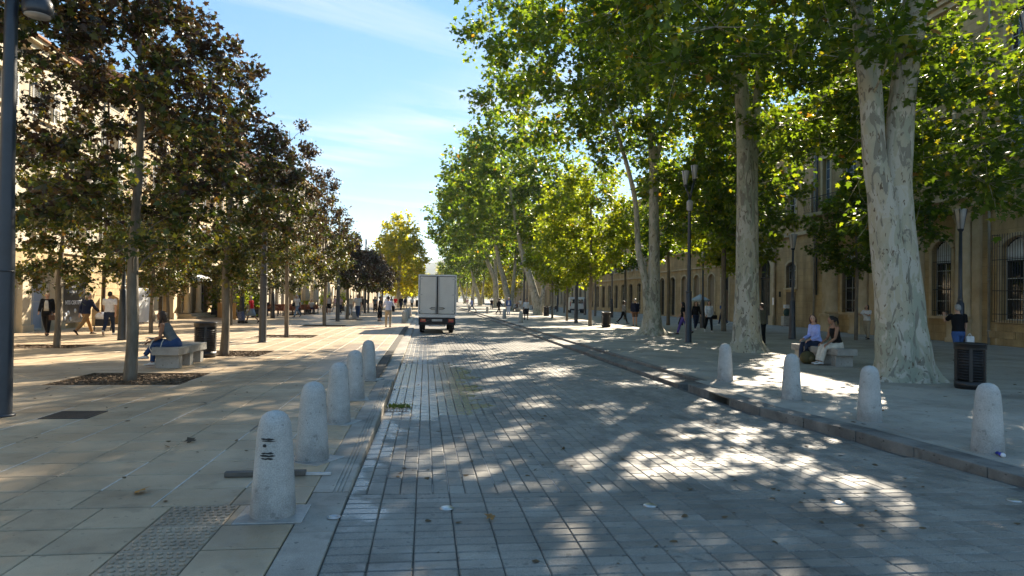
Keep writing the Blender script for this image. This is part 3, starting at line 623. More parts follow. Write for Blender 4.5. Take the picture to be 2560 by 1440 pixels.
pd = plane("slim young tree in shade before the columned portal", (19.9, 29.4, 0), 107,
    [([(0, 0, -.06), (0, 0, 1.5), (.02, 0, 3.0), (0, .05, 5.0), (-.05, .1, 7.4)], [.085, .08, .07, .05, .015])], [((-.2, 0, 5.0), (1.7, 1.7, 2.3), 1.0)], 48, 110, .17, rc=.55, group="young trees among the planes", name="young_tree", low=lambda x, y: 2.8, twr=.006, bark=M_bark)
for (x, y, rz, s, src, lb) in ((16.9, 37.0, 3.4, (1.25, 1.25, 1.25), pb, "taller young plane glowing behind the mottled plane trunk"), (18.6, 25.2, 1.4, (1.3, 1.3, 1.25), pd, "shaded young tree beside the great plane trunk, before the columns"), (13.75, 28.6, 1.0, (1.25, 1.25, 1.5), pd, "dark slim tree rising just behind the mottled plane trunk"), (16.7, 45.4, 2.0, (1.5, 1.5, 1.5), pd, "brown stemmed tree beside the sitting black dog"),
        (17.4, 58.0, 2.6, (1.4, 1.4, 1.4), pd, "young tree by the bank facade, right of the white jacketed woman's path"), (17.5, 69.0, 3.0, 1.35, pd, "young tree near the parked white van"), (11.02, 52.4, 1.6, (.85, .85, .95), pb, "young plane left of the sunlit one, beside a grey pole"),
        (17.3, 84.0, 4.0, 1.4, pd, "young tree behind the parked white van"), (17.2, 98.0, 5.0, 1.5, pd, "young tree far along the right-hand facades"), (11.0, 58.5, 2.8, (.8, .8, .85), pb, "young plane between the leaning plane and the grey pole"), (17.2, 115.0, .7, 1.6, pd, "farthest young tree along the right-hand facades")):
    dup(src, (x, y, 0), rz, lb, scale=s)
# big yellow-green plane closing the left row, and trees at the end of the avenue
def pal_yellow(C, g):
    n = len(C); return pick([(.3, (.13, .16, .018)), (.45, (.19, .20, .022)), (.25, (.26, .24, .028))], g.random(n)) * g.uniform(.8, 1.2, (n, 1))
yg = plane("big yellow green plane tree left of the truck, closing the maple row", (-4.3, 110, 0), 108, [([(0, 0, 0), (0, 0, 2), (.1, 0, 5), (0, .2, 10), (0, 0, 13)], [.45, .36, .3, .2, .06])],
    [((0, 0, 7.2), (4.4, 4.4, 5.6), 1.0), ((0, 0, 11), (2.8, 2.8, 3.8), .5)], 150, 75, .42, rc=1.1, shape=L3, pal=pal_yellow, group="trees at the far end of the avenue", low=lambda x, y: 2.6, twr=0, twigs=8)
for (x, y, rz, s, lb) in ((-5.0, 128, 1, .9, "yellow green tree directly behind the big one at the left row's end"), (-5.2, 150, 2.4, .85, "third yellow green tree at the left row's end"), (-5.0, 178, 3.3, .85, "fourth yellow green tree at the left row's end"), (-4.0, 215, 4, .8, "last yellow green tree on the left of the avenue"),
        (6.5, 285, 5, 1.0, "round tree above the truck roof at the end of the avenue"), (0.5, 300, .4, .8, "lower tree left of the round one at the end of the avenue"), (13, 290, 2, .95, "tree right of the round one at the end of the avenue"), (17, 252, .9, .95, "bushy tree at the end of the right-hand houses"), (9.5, 262, 3.6, .85, "bushy tree closing the right side of the carriageway"), (23, 275, 5.1, 1.0, "bushy tree behind the end of the right-hand houses"), (16.5, 140, 2.2, .7, "inner row tree by the last but one right-hand house"), (16.8, 165, 4.4, .7, "inner row tree by the last right-hand house"), (16.5, 195, 1.2, .75, "farthest inner row tree on the right"), (-12, 300, 2.8, .85, "leftmost tree closing the end of the avenue")):
    dup(yg, (x, y, 0), rz, lb, scale=s)

# ------------------------------------------------------------------ distant hill
hv = []; hf = []; nx_, ny_ = 60, 10; g_ = np.random.default_rng(5)
for j in range(ny_):
    for i in range(nx_):
        x = -900 + 2400 * i / (nx_ - 1); y = 1500 + 700 * j / (ny_ - 1)
        z = (82 + 20 * math.sin(x * .004 + 1) + 12 * math.sin(x * .013) + 5 * math.sin(x * .041 + j)) * math.sin(math.pi * min(1, (j + .02) / (ny_ - 1)) * .9) - 2
        hv.append((x, y, z))
for j in range(ny_ - 1):
    for i in range(nx_ - 1): a = j * nx_ + i; hf.append((a, a + 1, a + nx_ + 1, a + nx_))
struct(MB().add(hv, hf, True).build("hills", mat("wooded_hill", (0.05, 0.07, 0.04), 0.95, 0.3, 0.012, coord='World', col2=(0.10, 0.11, 0.06))))
# ------------------------------------------------------------------ bollards
M_boll = mat("cast_stone_bollard", (0.36, 0.35, 0.32), 0.75, 0.14, 5, 0.25, 120, col2=(0.47, 0.455, 0.42), speck=0.16, sscale=110, stain=.16)
M_scuff = mat("black_scuff", (0.03, 0.03, 0.03), 0.8, 0.2, 30)
_t = M_boll.node_tree; _b = _t.nodes["Principled BSDF"]; _g = N(_t, "ShaderNodeTexCoord"); _s = N(_t, "ShaderNodeSeparateXYZ"); _t.links.new(_g.outputs["Object"], _s.inputs[0]); _n = N(_t, "ShaderNodeTexNoise"); _n.inputs["Scale"].default_value = 7; _n.inputs["Detail"].default_value = 6; _oi = N(_t, "ShaderNodeObjectInfo"); _va = N(_t, "ShaderNodeVectorMath", operation='ADD'); _t.links.new(_g.outputs["Object"], _va.inputs[0]); _t.links.new(_oi.outputs["Location"], _va.inputs[1]); _t.links.new(_va.outputs[0], _n.inputs["Vector"])
_d = mth(_t, 'ADD', mth(_t, 'MULTIPLY', _s.outputs[2], 3.2), mth(_t, 'MULTIPLY', mth(_t, 'SUBTRACT', _n.outputs[0], .5), 1.6)); _r = N(_t, "ShaderNodeMapRange"); _r.inputs[1].default_value = .1; _r.inputs[2].default_value = .8; _r.inputs[3].default_value = .68; _r.inputs[4].default_value = 1.04; _t.links.new(_d, _r.inputs[0])
_m = N(_t, "ShaderNodeVectorMath", operation='SCALE'); _t.links.new(_b.inputs["Base Color"].links[0].from_socket, _m.inputs[0]); _t.links.new(_r.outputs[0], _m.inputs["Scale"]); _t.links.new(_m.outputs[0], _b.inputs["Base Color"])      # grime from the foot upwards
bp = [(0.168, 0.0), (0.166, 0.05), (0.150, 0.3), (0.134, 0.55), (0.124, 0.66), (0.114, 0.71), (0.094, 0.755), (0.060, 0.782), (0.022, 0.793), (0.001, 0.795)]
b_me = MB().lathe(bp, 28, cap=False).mesh("body", M_boll)
pad_me = MB().box(-0.25, 0.25, -0.22, 0.22, -0.05, 0.006, ch=0.004).mesh("mortar_pad", mat("pale_mortar_pad", (0.36, 0.34, 0.30), 0.6, 0.2, 9, 0.3, 100, coord='World'))
wet(MATS["pale_mortar_pad"], [(-1.6, -0.6, 4, 8.5, .9)], .3, 2.5, .75, .2)
boll0 = thing("bollard", "nearest left stone bollard, black scuff marks on its face, board lying behind it", "bollard", (-1.13, 5.42, 0), 0, "stone bollards along the left kerb")
put("body", b_me, boll0); put("mortar_pad", pad_me, boll0)
for (y, lb) in ((7.22, "left stone bollard second from the camera, small scratches low down"), (9.3, "left stone bollard third from the camera"), (11.4, "left stone bollard fourth from the camera"), (14.05, "left stone bollard fifth from the camera, where the kerb drops")):
    dup(boll0, (-1.13, y, 0), rng.uniform(0, 6), lb)
boll1 = thing("bollard", "left far bollard in front of the truck's rear wheels, beside the man in beige trousers", "bollard", (-1.35, 44.5, 0), 0, "stone bollards along the left kerb"); put("body", b_me, boll1)
for (y, lb) in ((48, "left far bollard just behind the one by the man in beige trousers"), (54, "left far bollard third behind the man in beige trousers"), (61, "left far bollard fourth behind the man in beige trousers")): dup(boll1, (-1.35, y, 0), 0, lb)
for (x, y, lb) in ((6.44, 7.09, "nearest right bollard, damp grey foot, blue crushed can beside it"), (6.37, 9.09, "right bollard in front of the great fused plane trunk"), (6.36, 11.18, "right bollard in front of the bench with two women"), (6.35, 13.81, "right bollard in front of the mottled plane, nearest the drain inlet"),
        (6.6, 46.9, "right far bollard in front of the woman in a white top and black skirt"), (6.6, 56.9, "right far bollard in front of the person in a blue jacket"), (6.7, 74, "right far bollard past the person in a blue jacket"), (5.6, 88, "right far bollard by the striding person in lavender")):
    dup(boll1, (x, y, 0), rng.uniform(0, 6), lb, "stone bollards along the right kerb")
# scuff marks on the nearest bollard
m = MB(); r_ = random.Random(3)
for (z, w, h, a0) in ((.60, .11, .012, -1.75), (.585, .13, .008, -1.72), (.55, .03, .022, -1.9), (.495, .10, .012, -1.75), (.475, .12, .014, -1.72), (.455, .10, .012, -1.75), (.50, .06, .005, -1.7)):
    rad = 0.168 - (z * .0565) + .003
    n = 6; vs = []
    for i in range(n):
        a = a0 + (i / (n - 1) - .5) * w / rad
        for zz in (-1, 1): vs.append((rad * math.cos(a), rad * math.sin(a), z + zz * h * .5 * (1 if 0 < i < n - 1 else .3) + r_.uniform(-.003, .003)))
    m.add(vs, [(2 * i, 2 * i + 2, 2 * i + 3, 2 * i + 1) for i in range(n - 1)])
m.build("scuff_mark", M_scuff, boll0)
# ------------------------------------------------------------------ buildings
def ashlar(name, col, col2, bw=0.9, rh=0.38, mortar=0.012, dark=0.72):
    m = mat(name, col, 0.85, 0.2, 0.8, 0.35, 40, col2=col2, speck=0.07, sscale=30); t = m.node_tree; b = t.nodes["Principled BSDF"]; L = t.links.new
    g = N(t, "ShaderNodeTexCoord"); sp = N(t, "ShaderNodeSeparateXYZ"); L(g.outputs["Object"], sp.inputs[0]); cb = N(t, "ShaderNodeCombineXYZ"); L(mth(t, 'ADD', sp.outputs[0], sp.outputs[1]), cb.inputs[0]); L(sp.outputs[2], cb.inputs[1])
    br = N(t, "ShaderNodeTexBrick"); L(cb.outputs[0], br.inputs["Vector"]); br.inputs["Scale"].default_value = 1; br.inputs["Brick Width"].default_value = bw; br.inputs["Row Height"].default_value = rh; br.inputs["Mortar Size"].default_value = mortar
    br.inputs["Color1"].default_value = (1, 1, 1, 1); br.inputs["Color2"].default_value = (.86, .84, .8, 1); br.inputs["Mortar"].default_value = (dark, dark, dark, 1)
    src = b.inputs["Base Color"].links[0].from_socket; q = N(t, "ShaderNodeMix", data_type='RGBA', blend_type='MULTIPLY'); q.inputs[0].default_value = 1; L(src, q.inputs[6]); L(br.outputs[0], q.inputs[7])
    # rain streaks and soot: tall noise
    mp = N(t, "ShaderNodeMapping"); mp.inputs["Scale"].default_value = (1.6, 1.6, .22); L(g.outputs["Object"], mp.inputs[0]); n = N(t, "ShaderNodeTexNoise"); n.inputs["Scale"].default_value = 1.3; n.inputs["Detail"].default_value = 6; L(mp.outputs[0], n.inputs["Vector"])
    r = N(t, "ShaderNodeMapRange"); r.inputs[1].default_value = .35; r.inputs[2].default_value = .62; r.inputs[3].default_value = .70; r.inputs[4].default_value = 1.06; L(n.outputs[0], r.inputs[0]); v = N(t, "ShaderNodeVectorMath", operation='SCALE'); L(q.outputs[2], v.inputs[0]); L(r.outputs[0], v.inputs["Scale"]); L(v.outputs[0], b.inputs["Base Color"])
    return m
M_och = ashlar("ochre_ashlar", (0.42, 0.285, 0.13), (0.57, 0.41, 0.21)); M_och2 = ashlar("brown_ochre_ashlar", (0.40, 0.265, 0.12), (0.55, 0.385, 0.195), 1.1, .45)
M_blond = ashlar("blond_ashlar", (0.50, 0.36, 0.18), (0.60, 0.45, 0.25)); M_cream = ashlar("cream_render", (0.52, 0.45, 0.33), (0.60, 0.53, 0.41), 5, 4, .0, 1.0); M_pale = ashlar("pale_stone", (0.42, 0.35, 0.24), (0.54, 0.46, 0.33))
M_trim = mat("stone_trim", (0.43, 0.32, 0.18), .85, .2, 1.5, .3, 40, col2=(.56, .44, .28)); M_trimL = mat("light_stone_trim", (0.52, 0.42, 0.27), .85, .2, 1.5, .3, 40, col2=(.62, .52, .36))
M_tile = mat("clay_roof_tile", (0.28, 0.13, 0.07), .9, .3, 3, .5, 30, col2=(.42, .24, .14))
M_frame = mat("white_window_paint", (0.55, 0.54, 0.50), .5, .08, 4); M_shut = mat("grey_shutter_paint", (0.36, 0.37, 0.37), .6, .12, 3); M_iron = mat("black_iron", (0.02, 0.02, 0.022), .5, .3, 8, spec=.5)
M_pane = glass("window_glass"); M_door = mat("dark_green_door_paint", (0.022, 0.032, 0.032), .35, .3, 3); M_wood = mat("brown_door_wood", (0.10, 0.06, 0.035), .55, .3, 3, stretch=(6, 6, 1))
M_tan = mat("tan_panel", (0.30, 0.22, 0.14), .7, .12, 2); M_refl_notice = mat("painted_reflection_and_notice_white", (0.74, 0.77, 0.80), .12, .12, 3, spec=.8); M_dark = mat("dark_recess", (0.02, 0.018, 0.015), .9, .2, 2)  # lunette white: bright reflection painted into the base colour; notice paper shares it
M_bluew = mat("blue_grey_roller_shutter", (0.36, 0.42, 0.52), .45, .1, 2)

class Bld:
    def __init__(s, name, label, side, X, Y0, Y1, H, wm, depth=11, trim=None, cornice=True, roof=2.2, cat="building", group=None):
        s.side = side; s.Y0, s.Y1, s.X, s.H = Y0, Y1, X, H; s.wm = wm; s.tr = trim or M_trim; s.op = []; s.depth = depth; s.L = Y1 - Y0; s.cornice = cornice; s.roofh = roof
        s.t = thing(name, label, cat, (X, Y0 if side > 0 else Y1, 0), R(90) if side > 0 else R(-90), group)
    def lx(s, Y): return Y - s.Y0 if s.side > 0 else s.Y1 - Y
    CACHE = {}
    def win(s, Yc, w, z0, z1, arch=0.0, nx=2, nz=4, shut=False, grille=False, fm=None, pm=None, top=None, lintel=True, inset=.22, basket=False, kind="window"):
        x = s.lx(Yc); s.op.append((x - w / 2, x + w / 2, z0, z1, arch)); key = (w, z1 - z0, nx, nz, arch, fm, pm, kind)
        h = z1 - z0
        if key not in Bld.CACHE:
            f = MB(); t = .055; F = lambda a, b, c, d: f.box(a, b, -.05, .0, c, d)
            F(-w / 2, -w / 2 + t, 0, h); F(w / 2 - t, w / 2, 0, h); F(-w / 2 + t, w / 2 - t, 0, t); F(-w / 2 + t, w / 2 - t, h - t, h)
            for i in range(1, nx): q = -w / 2 + w * i / nx; f.box(q - .022, q + .022, -.045, -.003, t, h - t)
            for i in range(1, nz): q = h * i / nz; f.box(-w / 2 + t, w / 2 - t, -.042, -.006, q - .016, q + .016)
            p = MB().box(-w / 2 + .01, w / 2 - .01, -.03, -.022, .01, h - .01)
            Bld.CACHE[key] = (f.mesh(kind, fm or M_frame), p.mesh("pane", pm or M_pane))
        fme, pme = Bld.CACHE[key]
        f = put(kind, fme, s.t, (x, -inset, z0)); put("pane", pme, f)
        if lintel and s.tr:
            k2 = ("lint", w, arch, h)
            if k2 not in Bld.CACHE:
                m = MB(); m.box(-w / 2 - .16, -w / 2 - .002, .0, .045, 0, h + (.2 if arch == 0 else -arch)); m.box(w / 2 + .002, w / 2 + .16, .0, .045, 0, h + (.2 if arch == 0 else -arch))
                if arch == 0: m.box(-w / 2 - .002, w / 2 + .002, .0, .045, h + .002, h + .2)
                else:
                    P = arc(w, h, arch, 9); Q = arc(w + .32, h + .16, arch + .05, 9)
                    for i in range(8): m.prism([P[i], P[i + 1], Q[i + 1], Q[i]], .0, .045)
                Bld.CACHE[k2] = m.mesh("surround", s.tr)
            put("surround", Bld.CACHE[k2], s.t, (x, .002, z0))
            if z0 > .5: put("sill", Bld.CACHE.setdefault(("sill", w, s.tr.name), MB().box(-w / 2 - .18, w / 2 + .18, .003, .14, -.12, -.004).mesh("sill", s.tr)), s.t, (x, 0, z0))
        if shut:
            k3 = ("shut", w, h)
            if k3 not in Bld.CACHE:
                m = MB(); a = w / 2
                m.box(0, .05, 0, .04, 0, h); m.box(a - .05, a, 0, .04, 0, h)
                for q in (0, h * .5 - .03, h - .06): m.box(.05, a - .05, .003, .037, q, q + .06)
                ns = int(h / .085)
                for i in range(ns):
                    q = .07 + (h - .14) * i / ns
                    if abs(q - h * .5) > .05: m.box(.05, a - .05, -.02, .02, -.004, .004, Matrix.Translation((0, .02, q + .03)) @ Matrix.Rotation(R(35), 4, 'X'))
                Bld.CACHE[k3] = m.mesh("shutter", M_shut)
            put("shutter", Bld.CACHE[k3], s.t, (x + w / 2 + .02, .055, z0)); put("shutter", Bld.CACHE[k3], s.t, (x - w - .02, .055, z0))
        if grille:
            m = MB(); d = .06 if not basket else .32; e = .0 if not basket else .14; n = int((w + 2 * e) / .125)
            for i in range(n + 1): q = -w / 2 - e + (w + 2 * e) * i / n; m.tube([(q, d, -.1 if basket else .02), (q, d, h - (arch * (2 * q / w) ** 2 if not basket else -.12) - .02)], .011, 5)
            for q in ([.25, h * .35, h * .72] if h > 2 else [.2, h - .3]): m.box(-w / 2 - e, w / 2 + e, d - .012, d + .012, q - .016, q + .016)
            if basket:
                for q in (-.08, h * .35, h + .08):
                    for sx in (-1, 1): m.box(sx * (w / 2 + e) - .012, sx * (w / 2 + e) + .012, .0, d - .013, q - .012, q + .012)
            m.build("grille", M_iron, s.t, (x, -.1 if not basket else 0.0, z0))
        if top:                     # pale lunette above a transom, bright reflection painted into its colour
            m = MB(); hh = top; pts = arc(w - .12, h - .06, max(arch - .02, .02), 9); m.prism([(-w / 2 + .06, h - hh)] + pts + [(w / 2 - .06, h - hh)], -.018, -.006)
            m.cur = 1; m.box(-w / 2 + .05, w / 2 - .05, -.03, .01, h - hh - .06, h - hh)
            m.build("lunette", [M_refl_notice, M_iron], s.t, (x, -inset, z0))
        return x
    def door(s, Yc, w, h, arch=0.0, m=None, leaves=2, tz=None, lintel=True):
        x = s.lx(Yc); s.op.append((x - w / 2, x + w / 2, -.3, h, arch)); tz = tz or h
        for i in range(leaves):
            a = -w / 2 + w * i / leaves; b = a + w / leaves; d = MB(); d.box(a + .004, b - .004, -.28, -.24, 0, tz - .02)
            for (q0, q1) in ((.12, .38), (.42, .66), (.70, .96)):
                for (c0, c1) in ((q0 * tz, q0 * tz + .05), (q1 * tz - .05, q1 * tz)): d.box(a + .12, b - .12, -.24, -.215, c0, c1)
                d.box(a + .10, a + .15, -.24, -.212, q0 * tz, q1 * tz); d.box(b - .15, b - .10, -.24, -.212, q0 * tz, q1 * tz)
            dr = d.build("door", m or M_door, s.t, (x, 0, 0)); MB().ell((b - .08 if i == 0 else a + .08, -.2, 1.05), (.03, .05, .03), 8, 6).build("handle", M_iron, dr)
        if tz < h:
            f = MB(); f.box(-w / 2, w / 2, -.29, -.2, tz, tz + .12)
            for i in range(1, 4): f.box(-w / 2 + w * i / 4 - .02, -w / 2 + w * i / 4 + .02, -.28, -.23, tz + .12, h - .02)
            ff = f.build("window", M_iron, s.t, (x, 0, 0)); MB().box(-w / 2, w / 2, -.27, -.262, tz + .12, h).build("pane", M_pane, ff)
        if lintel:
            m_ = MB(); m_.box(-w / 2 - .22, -w / 2 - .002, .003, .07, 0, h - arch); m_.box(w / 2 + .002, w / 2 + .22, .003, .07, 0, h - arch)
            P = arc(w, h, max(arch, .01), 9); Q = arc(w + .44, h + .22, max(arch, .01) + .06, 9)
            for i in range(8): m_.prism([P[i], P[i + 1], Q[i + 1], Q[i]], .003, .07)
            m_.build("surround", s.tr, s.t, (x, 0, 0))
    def box(s, name, Ya, Yb, z0, z1, y0, y1, m=None, ch=0.0):
        a, b = sorted((s.lx(Ya), s.lx(Yb))); return MB().box(a, b, y0, y1, z0, z1, ch=ch).build(name, m or s.tr, s.t)
    def pipe(s, Y, z1, m=None, z0=0.0):
        x = s.lx(Y); p = MB(); p.tube([(x, .1, z0), (x, .1, z1)], .055, 8)
        for z in np.arange(z0 + .6, z1, 2.2): p.lathe([(.07, -.03), (.07, .03)], 8, (x, .1, z))
        p.build("drainpipe", m or mat("zinc_pipe", (0.33, 0.30, 0.25), .5, .15, 5), s.t)
    def done(s):
        m = MB(); xs = sorted({0.0, s.L} | {o[0] for o in s.op} | {o[1] for o in s.op}); zs = sorted({-.3, s.H} | {o[2] for o in s.op} | {o[3] for o in s.op})
        for a, b in zip(xs, xs[1:]):
            run = None
            for c, d in zip(zs, zs[1:]):
                xm, zm = (a + b) / 2, (c + d) / 2
                if any(o[0] < xm < o[1] and o[2] < zm < o[3] for o in s.op):
                    if run: m.add([(a, 0, run[0]), (b, 0, run[0]), (b, 0, run[1]), (a, 0, run[1])], [(0, 1, 2, 3)]); run = None
                else: run = (run[0], d) if run else (c, d)
            if run: m.add([(a, 0, run[0]), (b, 0, run[0]), (b, 0, run[1]), (a, 0, run[1])], [(0, 1, 2, 3)])
        for (a, b, c, d, ar) in s.op:
            D = .34; h = d - ar
            m.add([(a, 0, c), (a, -D, c), (a, -D, h), (a, 0, h)], [(0, 1, 2, 3)]); m.add([(b, 0, c), (b, 0, h), (b, -D, h), (b, -D, c)], [(0, 1, 2, 3)]); m.add([(a, 0, c), (b, 0, c), (b, -D, c), (a, -D, c)], [(0, 1, 2, 3)])
            if ar == 0: m.add([(a, 0, d), (a, -D, d), (b, -D, d), (b, 0, d)], [(0, 1, 2, 3)])
            else:
                P = [(p[0] + (a + b) / 2, p[1]) for p in arc(b - a, d, ar, 11)]
                m.prism([(a, d)] + P[:6], -D, 0); m.prism([(b, d)] + P[5:][::-1], -D, 0)
            m.add([(a, -D, c), (b, -D, c), (b, -D, d), (a, -D, d)], [(0, 1, 2, 3)])
        m.add([(0, 0, -.3), (0, -s.depth, -.3), (0, -s.depth, s.H), (0, 0, s.H)], [(0, 1, 2, 3)]); m.add([(s.L, 0, -.3), (s.L, 0, s.H), (s.L, -s.depth, s.H), (s.L, -s.depth, -.3)], [(0, 1, 2, 3)]); m.add([(0, -s.depth, -.3), (s.L, -s.depth, -.3), (s.L, -s.depth, s.H), (0, -s.depth, s.H)], [(0, 1, 2, 3)])
        m.build("wall", s.wm, s.t)
        if s.cornice: s.box("cornice", s.Y0, s.Y1, s.H - .45, s.H - .18, .002, .28); s.box("cornice", s.Y0, s.Y1, s.H - .178, s.H, .002, .48)
        if s.roofh:
            r = MB(); e = .6; h = s.H + .004; r.add([(0, e, h), (s.L, e, h), (s.L, e, h + .08), (0, e, h + .08), (0, -s.depth / 2, h + s.roofh), (s.L, -s.depth / 2, h + s.roofh), (0, -s.depth, h), (s.L, -s.depth, h)], [(0, 1, 2, 3), (3, 2, 5, 4), (4, 5, 7, 6), (0, 6, 7, 1), (0, 3, 4, 6), (1, 7, 5, 2)]); r.build("roof", M_tile, s.t)
def arc(w, h, rise, n):
    """points of a segmental arch from (-w/2, h-rise) over (0, h) to (w/2, h-rise)"""
    rr = (w * w / 4 + rise * rise) / (2 * rise); A = math.asin(min(1, w / 2 / rr)); A = A if rise <= w / 2 else math.pi - A
    return [(rr * math.sin(-A + 2 * A * i / (n - 1)), h - rr + rr * math.cos(-A + 2 * A * i / (n - 1))) for i in range(n)]

# --- right side, near: palace front with columns and balcony
A = Bld("stone_palace", "ochre stone palace with round columns, arched grilled windows and an iron balcony", 1, 24.3, 10, 40.2, 16.0, M_och)
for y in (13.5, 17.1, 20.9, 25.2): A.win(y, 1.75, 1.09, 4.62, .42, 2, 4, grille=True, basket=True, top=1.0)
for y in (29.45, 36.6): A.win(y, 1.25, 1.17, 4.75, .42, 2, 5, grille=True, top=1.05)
A.door(33.05, 2.3, 4.9, .6, tz=3.4)
for y in (13.5, 17.1, 20.9, 25.2, 29.45, 33.05, 36.6, 38.9):
    A.win(y, 1.3 if y != 38.9 else .8, 7.5 if 32 < y < 40 else 8.1, 10.6, 0, 2, 5, pm=mat("blue_reflecting_glass", (.10, .14, .20), .06, .2, 1, spec=.9)); A.win(y, 1.3 if y != 38.9 else .8, 12.0, 14.2, 0, 2, 4)
A.box("string_course", 10, 40.2, 5.95, 6.1, .003, .12); A.box("plinth", 10, 26.3, 0, .92, .003, .09); A.box("entablature", 27.2, 39.3, 6.1, 6.42, .121, .62, ch=.02); A.box("entablature", 27.0, 39.5, 6.424, 6.62, .121, .85, ch=.02)
colm = MB().lathe([(.44, 1.06), (.44, 1.16), (.48, 1.2), (.44, 1.27), (.40, 1.33), (.395, 2.6), (.36, 5.3), (.36, 5.42), (.40, 5.46), (.40, 5.52), (.46, 5.66), (.50, 5.7), (.50, 5.9)], 24, (0, 0, 0)).mesh("column", M_trim)
pedm = MB().box(-.52, .52, -.45, .56, 0, .2, ch=.01).box(-.47, .47, -.45, .51, .201, .92).box(-.53, .53, -.45, .57, .922, 1.055, ch=.01).mesh("pedestal", M_trim); capm = MB().box(-.52, .52, -.2, .6, 5.902, 6.098).mesh("capital", M_trim)
for y in (28.0, 30.95, 35.2, 38.05): c = put("column", colm, A.t, (A.lx(y), .06, 0)); put("pedestal", pedm, c); put("capital", capm, c)
for y in (27.3, 31.75, 34.4, 38.85): A.box("pilaster", y - .22, y + .22, .0, 5.95, .003, .14)
A.box("balcony_floor", 32.0, 39.9, 7.0, 7.2, .003, .95, ch=.02)
for i, y in enumerate(np.linspace(32.4, 39.5, 6)): A.box("bracket", y - .1, y + .1, 6.63, 6.998, .003, .7)
rl = MB()
for i in range(62):
    q = A.lx(32.05 + i * .128); rl.tube([(q, .88, 7.2), (q, .88, 8.12)], .009, 4)
    if i % 2: rl.tube([(q - .12, .88, 7.35), (q, .905, 7.6), (q - .12, .88, 7.85)], .008, 4)
rl.box(A.lx(32.0), A.lx(39.95), .86, .9, 8.12, 8.16); rl.box(A.lx(32.0), A.lx(39.95), .865, .895, 7.28, 7.3); rl.build("balcony_railing", M_iron, A.t)
A.pipe(26.62, 15.6); A.pipe(39.75, 15.6, mat("dark_zinc_pipe", (.05, .05, .05), .5, .2, 5), 2.2); A.pipe(40.02, 15.6)
blk = {}
for j in range(3):
    for i in range(5):
        w = 1.32; k = Bld.CACHE.setdefault("blkA", MB().box(-.655, .655, .092, .115, 0, .29, ch=.008).mesh("stone_block", M_och)); y = 20.2 + i * 1.33 + (j % 2) * .4
        if y < 26: put("stone_block", k, A.t, (A.lx(y), 0, .01 + j * .3))
A.done()
# --- carved door house
B = Bld("townhouse", "brown stone townhouse with a carved frame round a tall dark double door", 1, 25.9, 40.3, 55.5, 15.0, M_och2)
B.door(49.5, 2.0, 5.1, .9, tz=3.5); B.win(45.7, 1.3, 2.75, 4.6, .3, 2, 3, grille=True); B.door(53.2, 1.3, 3.0, 0, m=M_wood, leaves=1)
B.box("door", 45.1, 46.3, .0, 2.45, .003, .03, M_wood)
for y in (42.6, 45.7, 49.5, 53.2): B.win(y, 1.15, 7.5, 9.9, 0, 2, 4); B.win(y, 1.15, 11.2, 13.0, 0, 2, 3)
for y in (48.05, 50.95): B.box("pilaster", y - .25, y + .25, 0, 5.3, .075, .2); B.box("pilaster_base", y - .32, y + .32, 0, .7, .201, .3)
B.box("door_pediment", 47.6, 51.4, 5.32, 5.6, .003, .35, ch=.02); B.box("door_pediment", 47.9, 51.1, 5.602, 6.3, .003, .18); B.box("string_course", 40.3, 55.5, 6.4, 6.62, .003, .22)
B.lt = tag; B.box("plaque", 47.1, 47.35, 2.1, 2.5, .003, .03, M_dark); B.box("notice", 47.72, 47.95, 1.5, 2.05, .201, .215, M_refl_notice); B.pipe(41.0, 14.5); B.done()
# --- bank with gilt letters
Cb = Bld("bank_building", "bank front with gilt letters above a row of arched openings", 1, 26.7, 55.5, 80, 14.0, M_och2)
for i, y in enumerate((58.2, 61.2, 64.7, 68.0, 71.3, 74.6, 77.9)):
    if i == 0: Cb.door(y, 1.5, 4.35, .4, m=M_wood, leaves=1, tz=2.7)
    else: Cb.win(y, 1.5, .1, 4.3, .4, 1 if i < 4 else 2, 2, fm=M_tan if i < 4 else M_wood, pm=M_tan if i < 4 else M_pane)
    Cb.win(y, 1.1, 7.4, 9.4, 0, 2, 4); Cb.win(y, 1.1, 10.8, 12.4, 0, 2, 3)
Cb.box("string_course", 55.5, 80, 4.9, 5.02, .003, .12); Cb.box("string_course", 55.5, 80, 6.6, 6.8, .003, .2); Cb.pipe(66.4, 13.5, M_frame); Cb.done()
fc = bpy.data.curves.new("lettering", 'FONT'); fc.body = "BNP PARIBAS"; fc.size = .82; fc.extrude = .04; fc.align_x = 'LEFT'; tmp = bpy.data.objects.new("lettering_source", fc); COL.objects.link(tmp)
def text_mesh(body, size, m, ext=.01, bold=0.0, align='LEFT'):
    fc.body = body; fc.size = size; fc.extrude = ext; fc.offset = bold; fc.align_x = align; bpy.context.view_layer.update(); dg = bpy.context.evaluated_depsgraph_get(); me = bpy.data.meshes.new_from_object(tmp.evaluated_get(dg)); me.name = "lettering"; me.materials.clear(); me.materials.append(m); return me
M_gilt = mat("gilt_letters", (0.62, 0.36, 0.05), .4, .15, 5, metal=.35)
xx = Cb.lx(64.7); sgn = put("lettering", text_mesh("BNP PARIBAS", .86, M_gilt, .04, .012), Cb.t, (Cb.lx(64.5), .07, 5.2), (R(90), 0, R(180)))
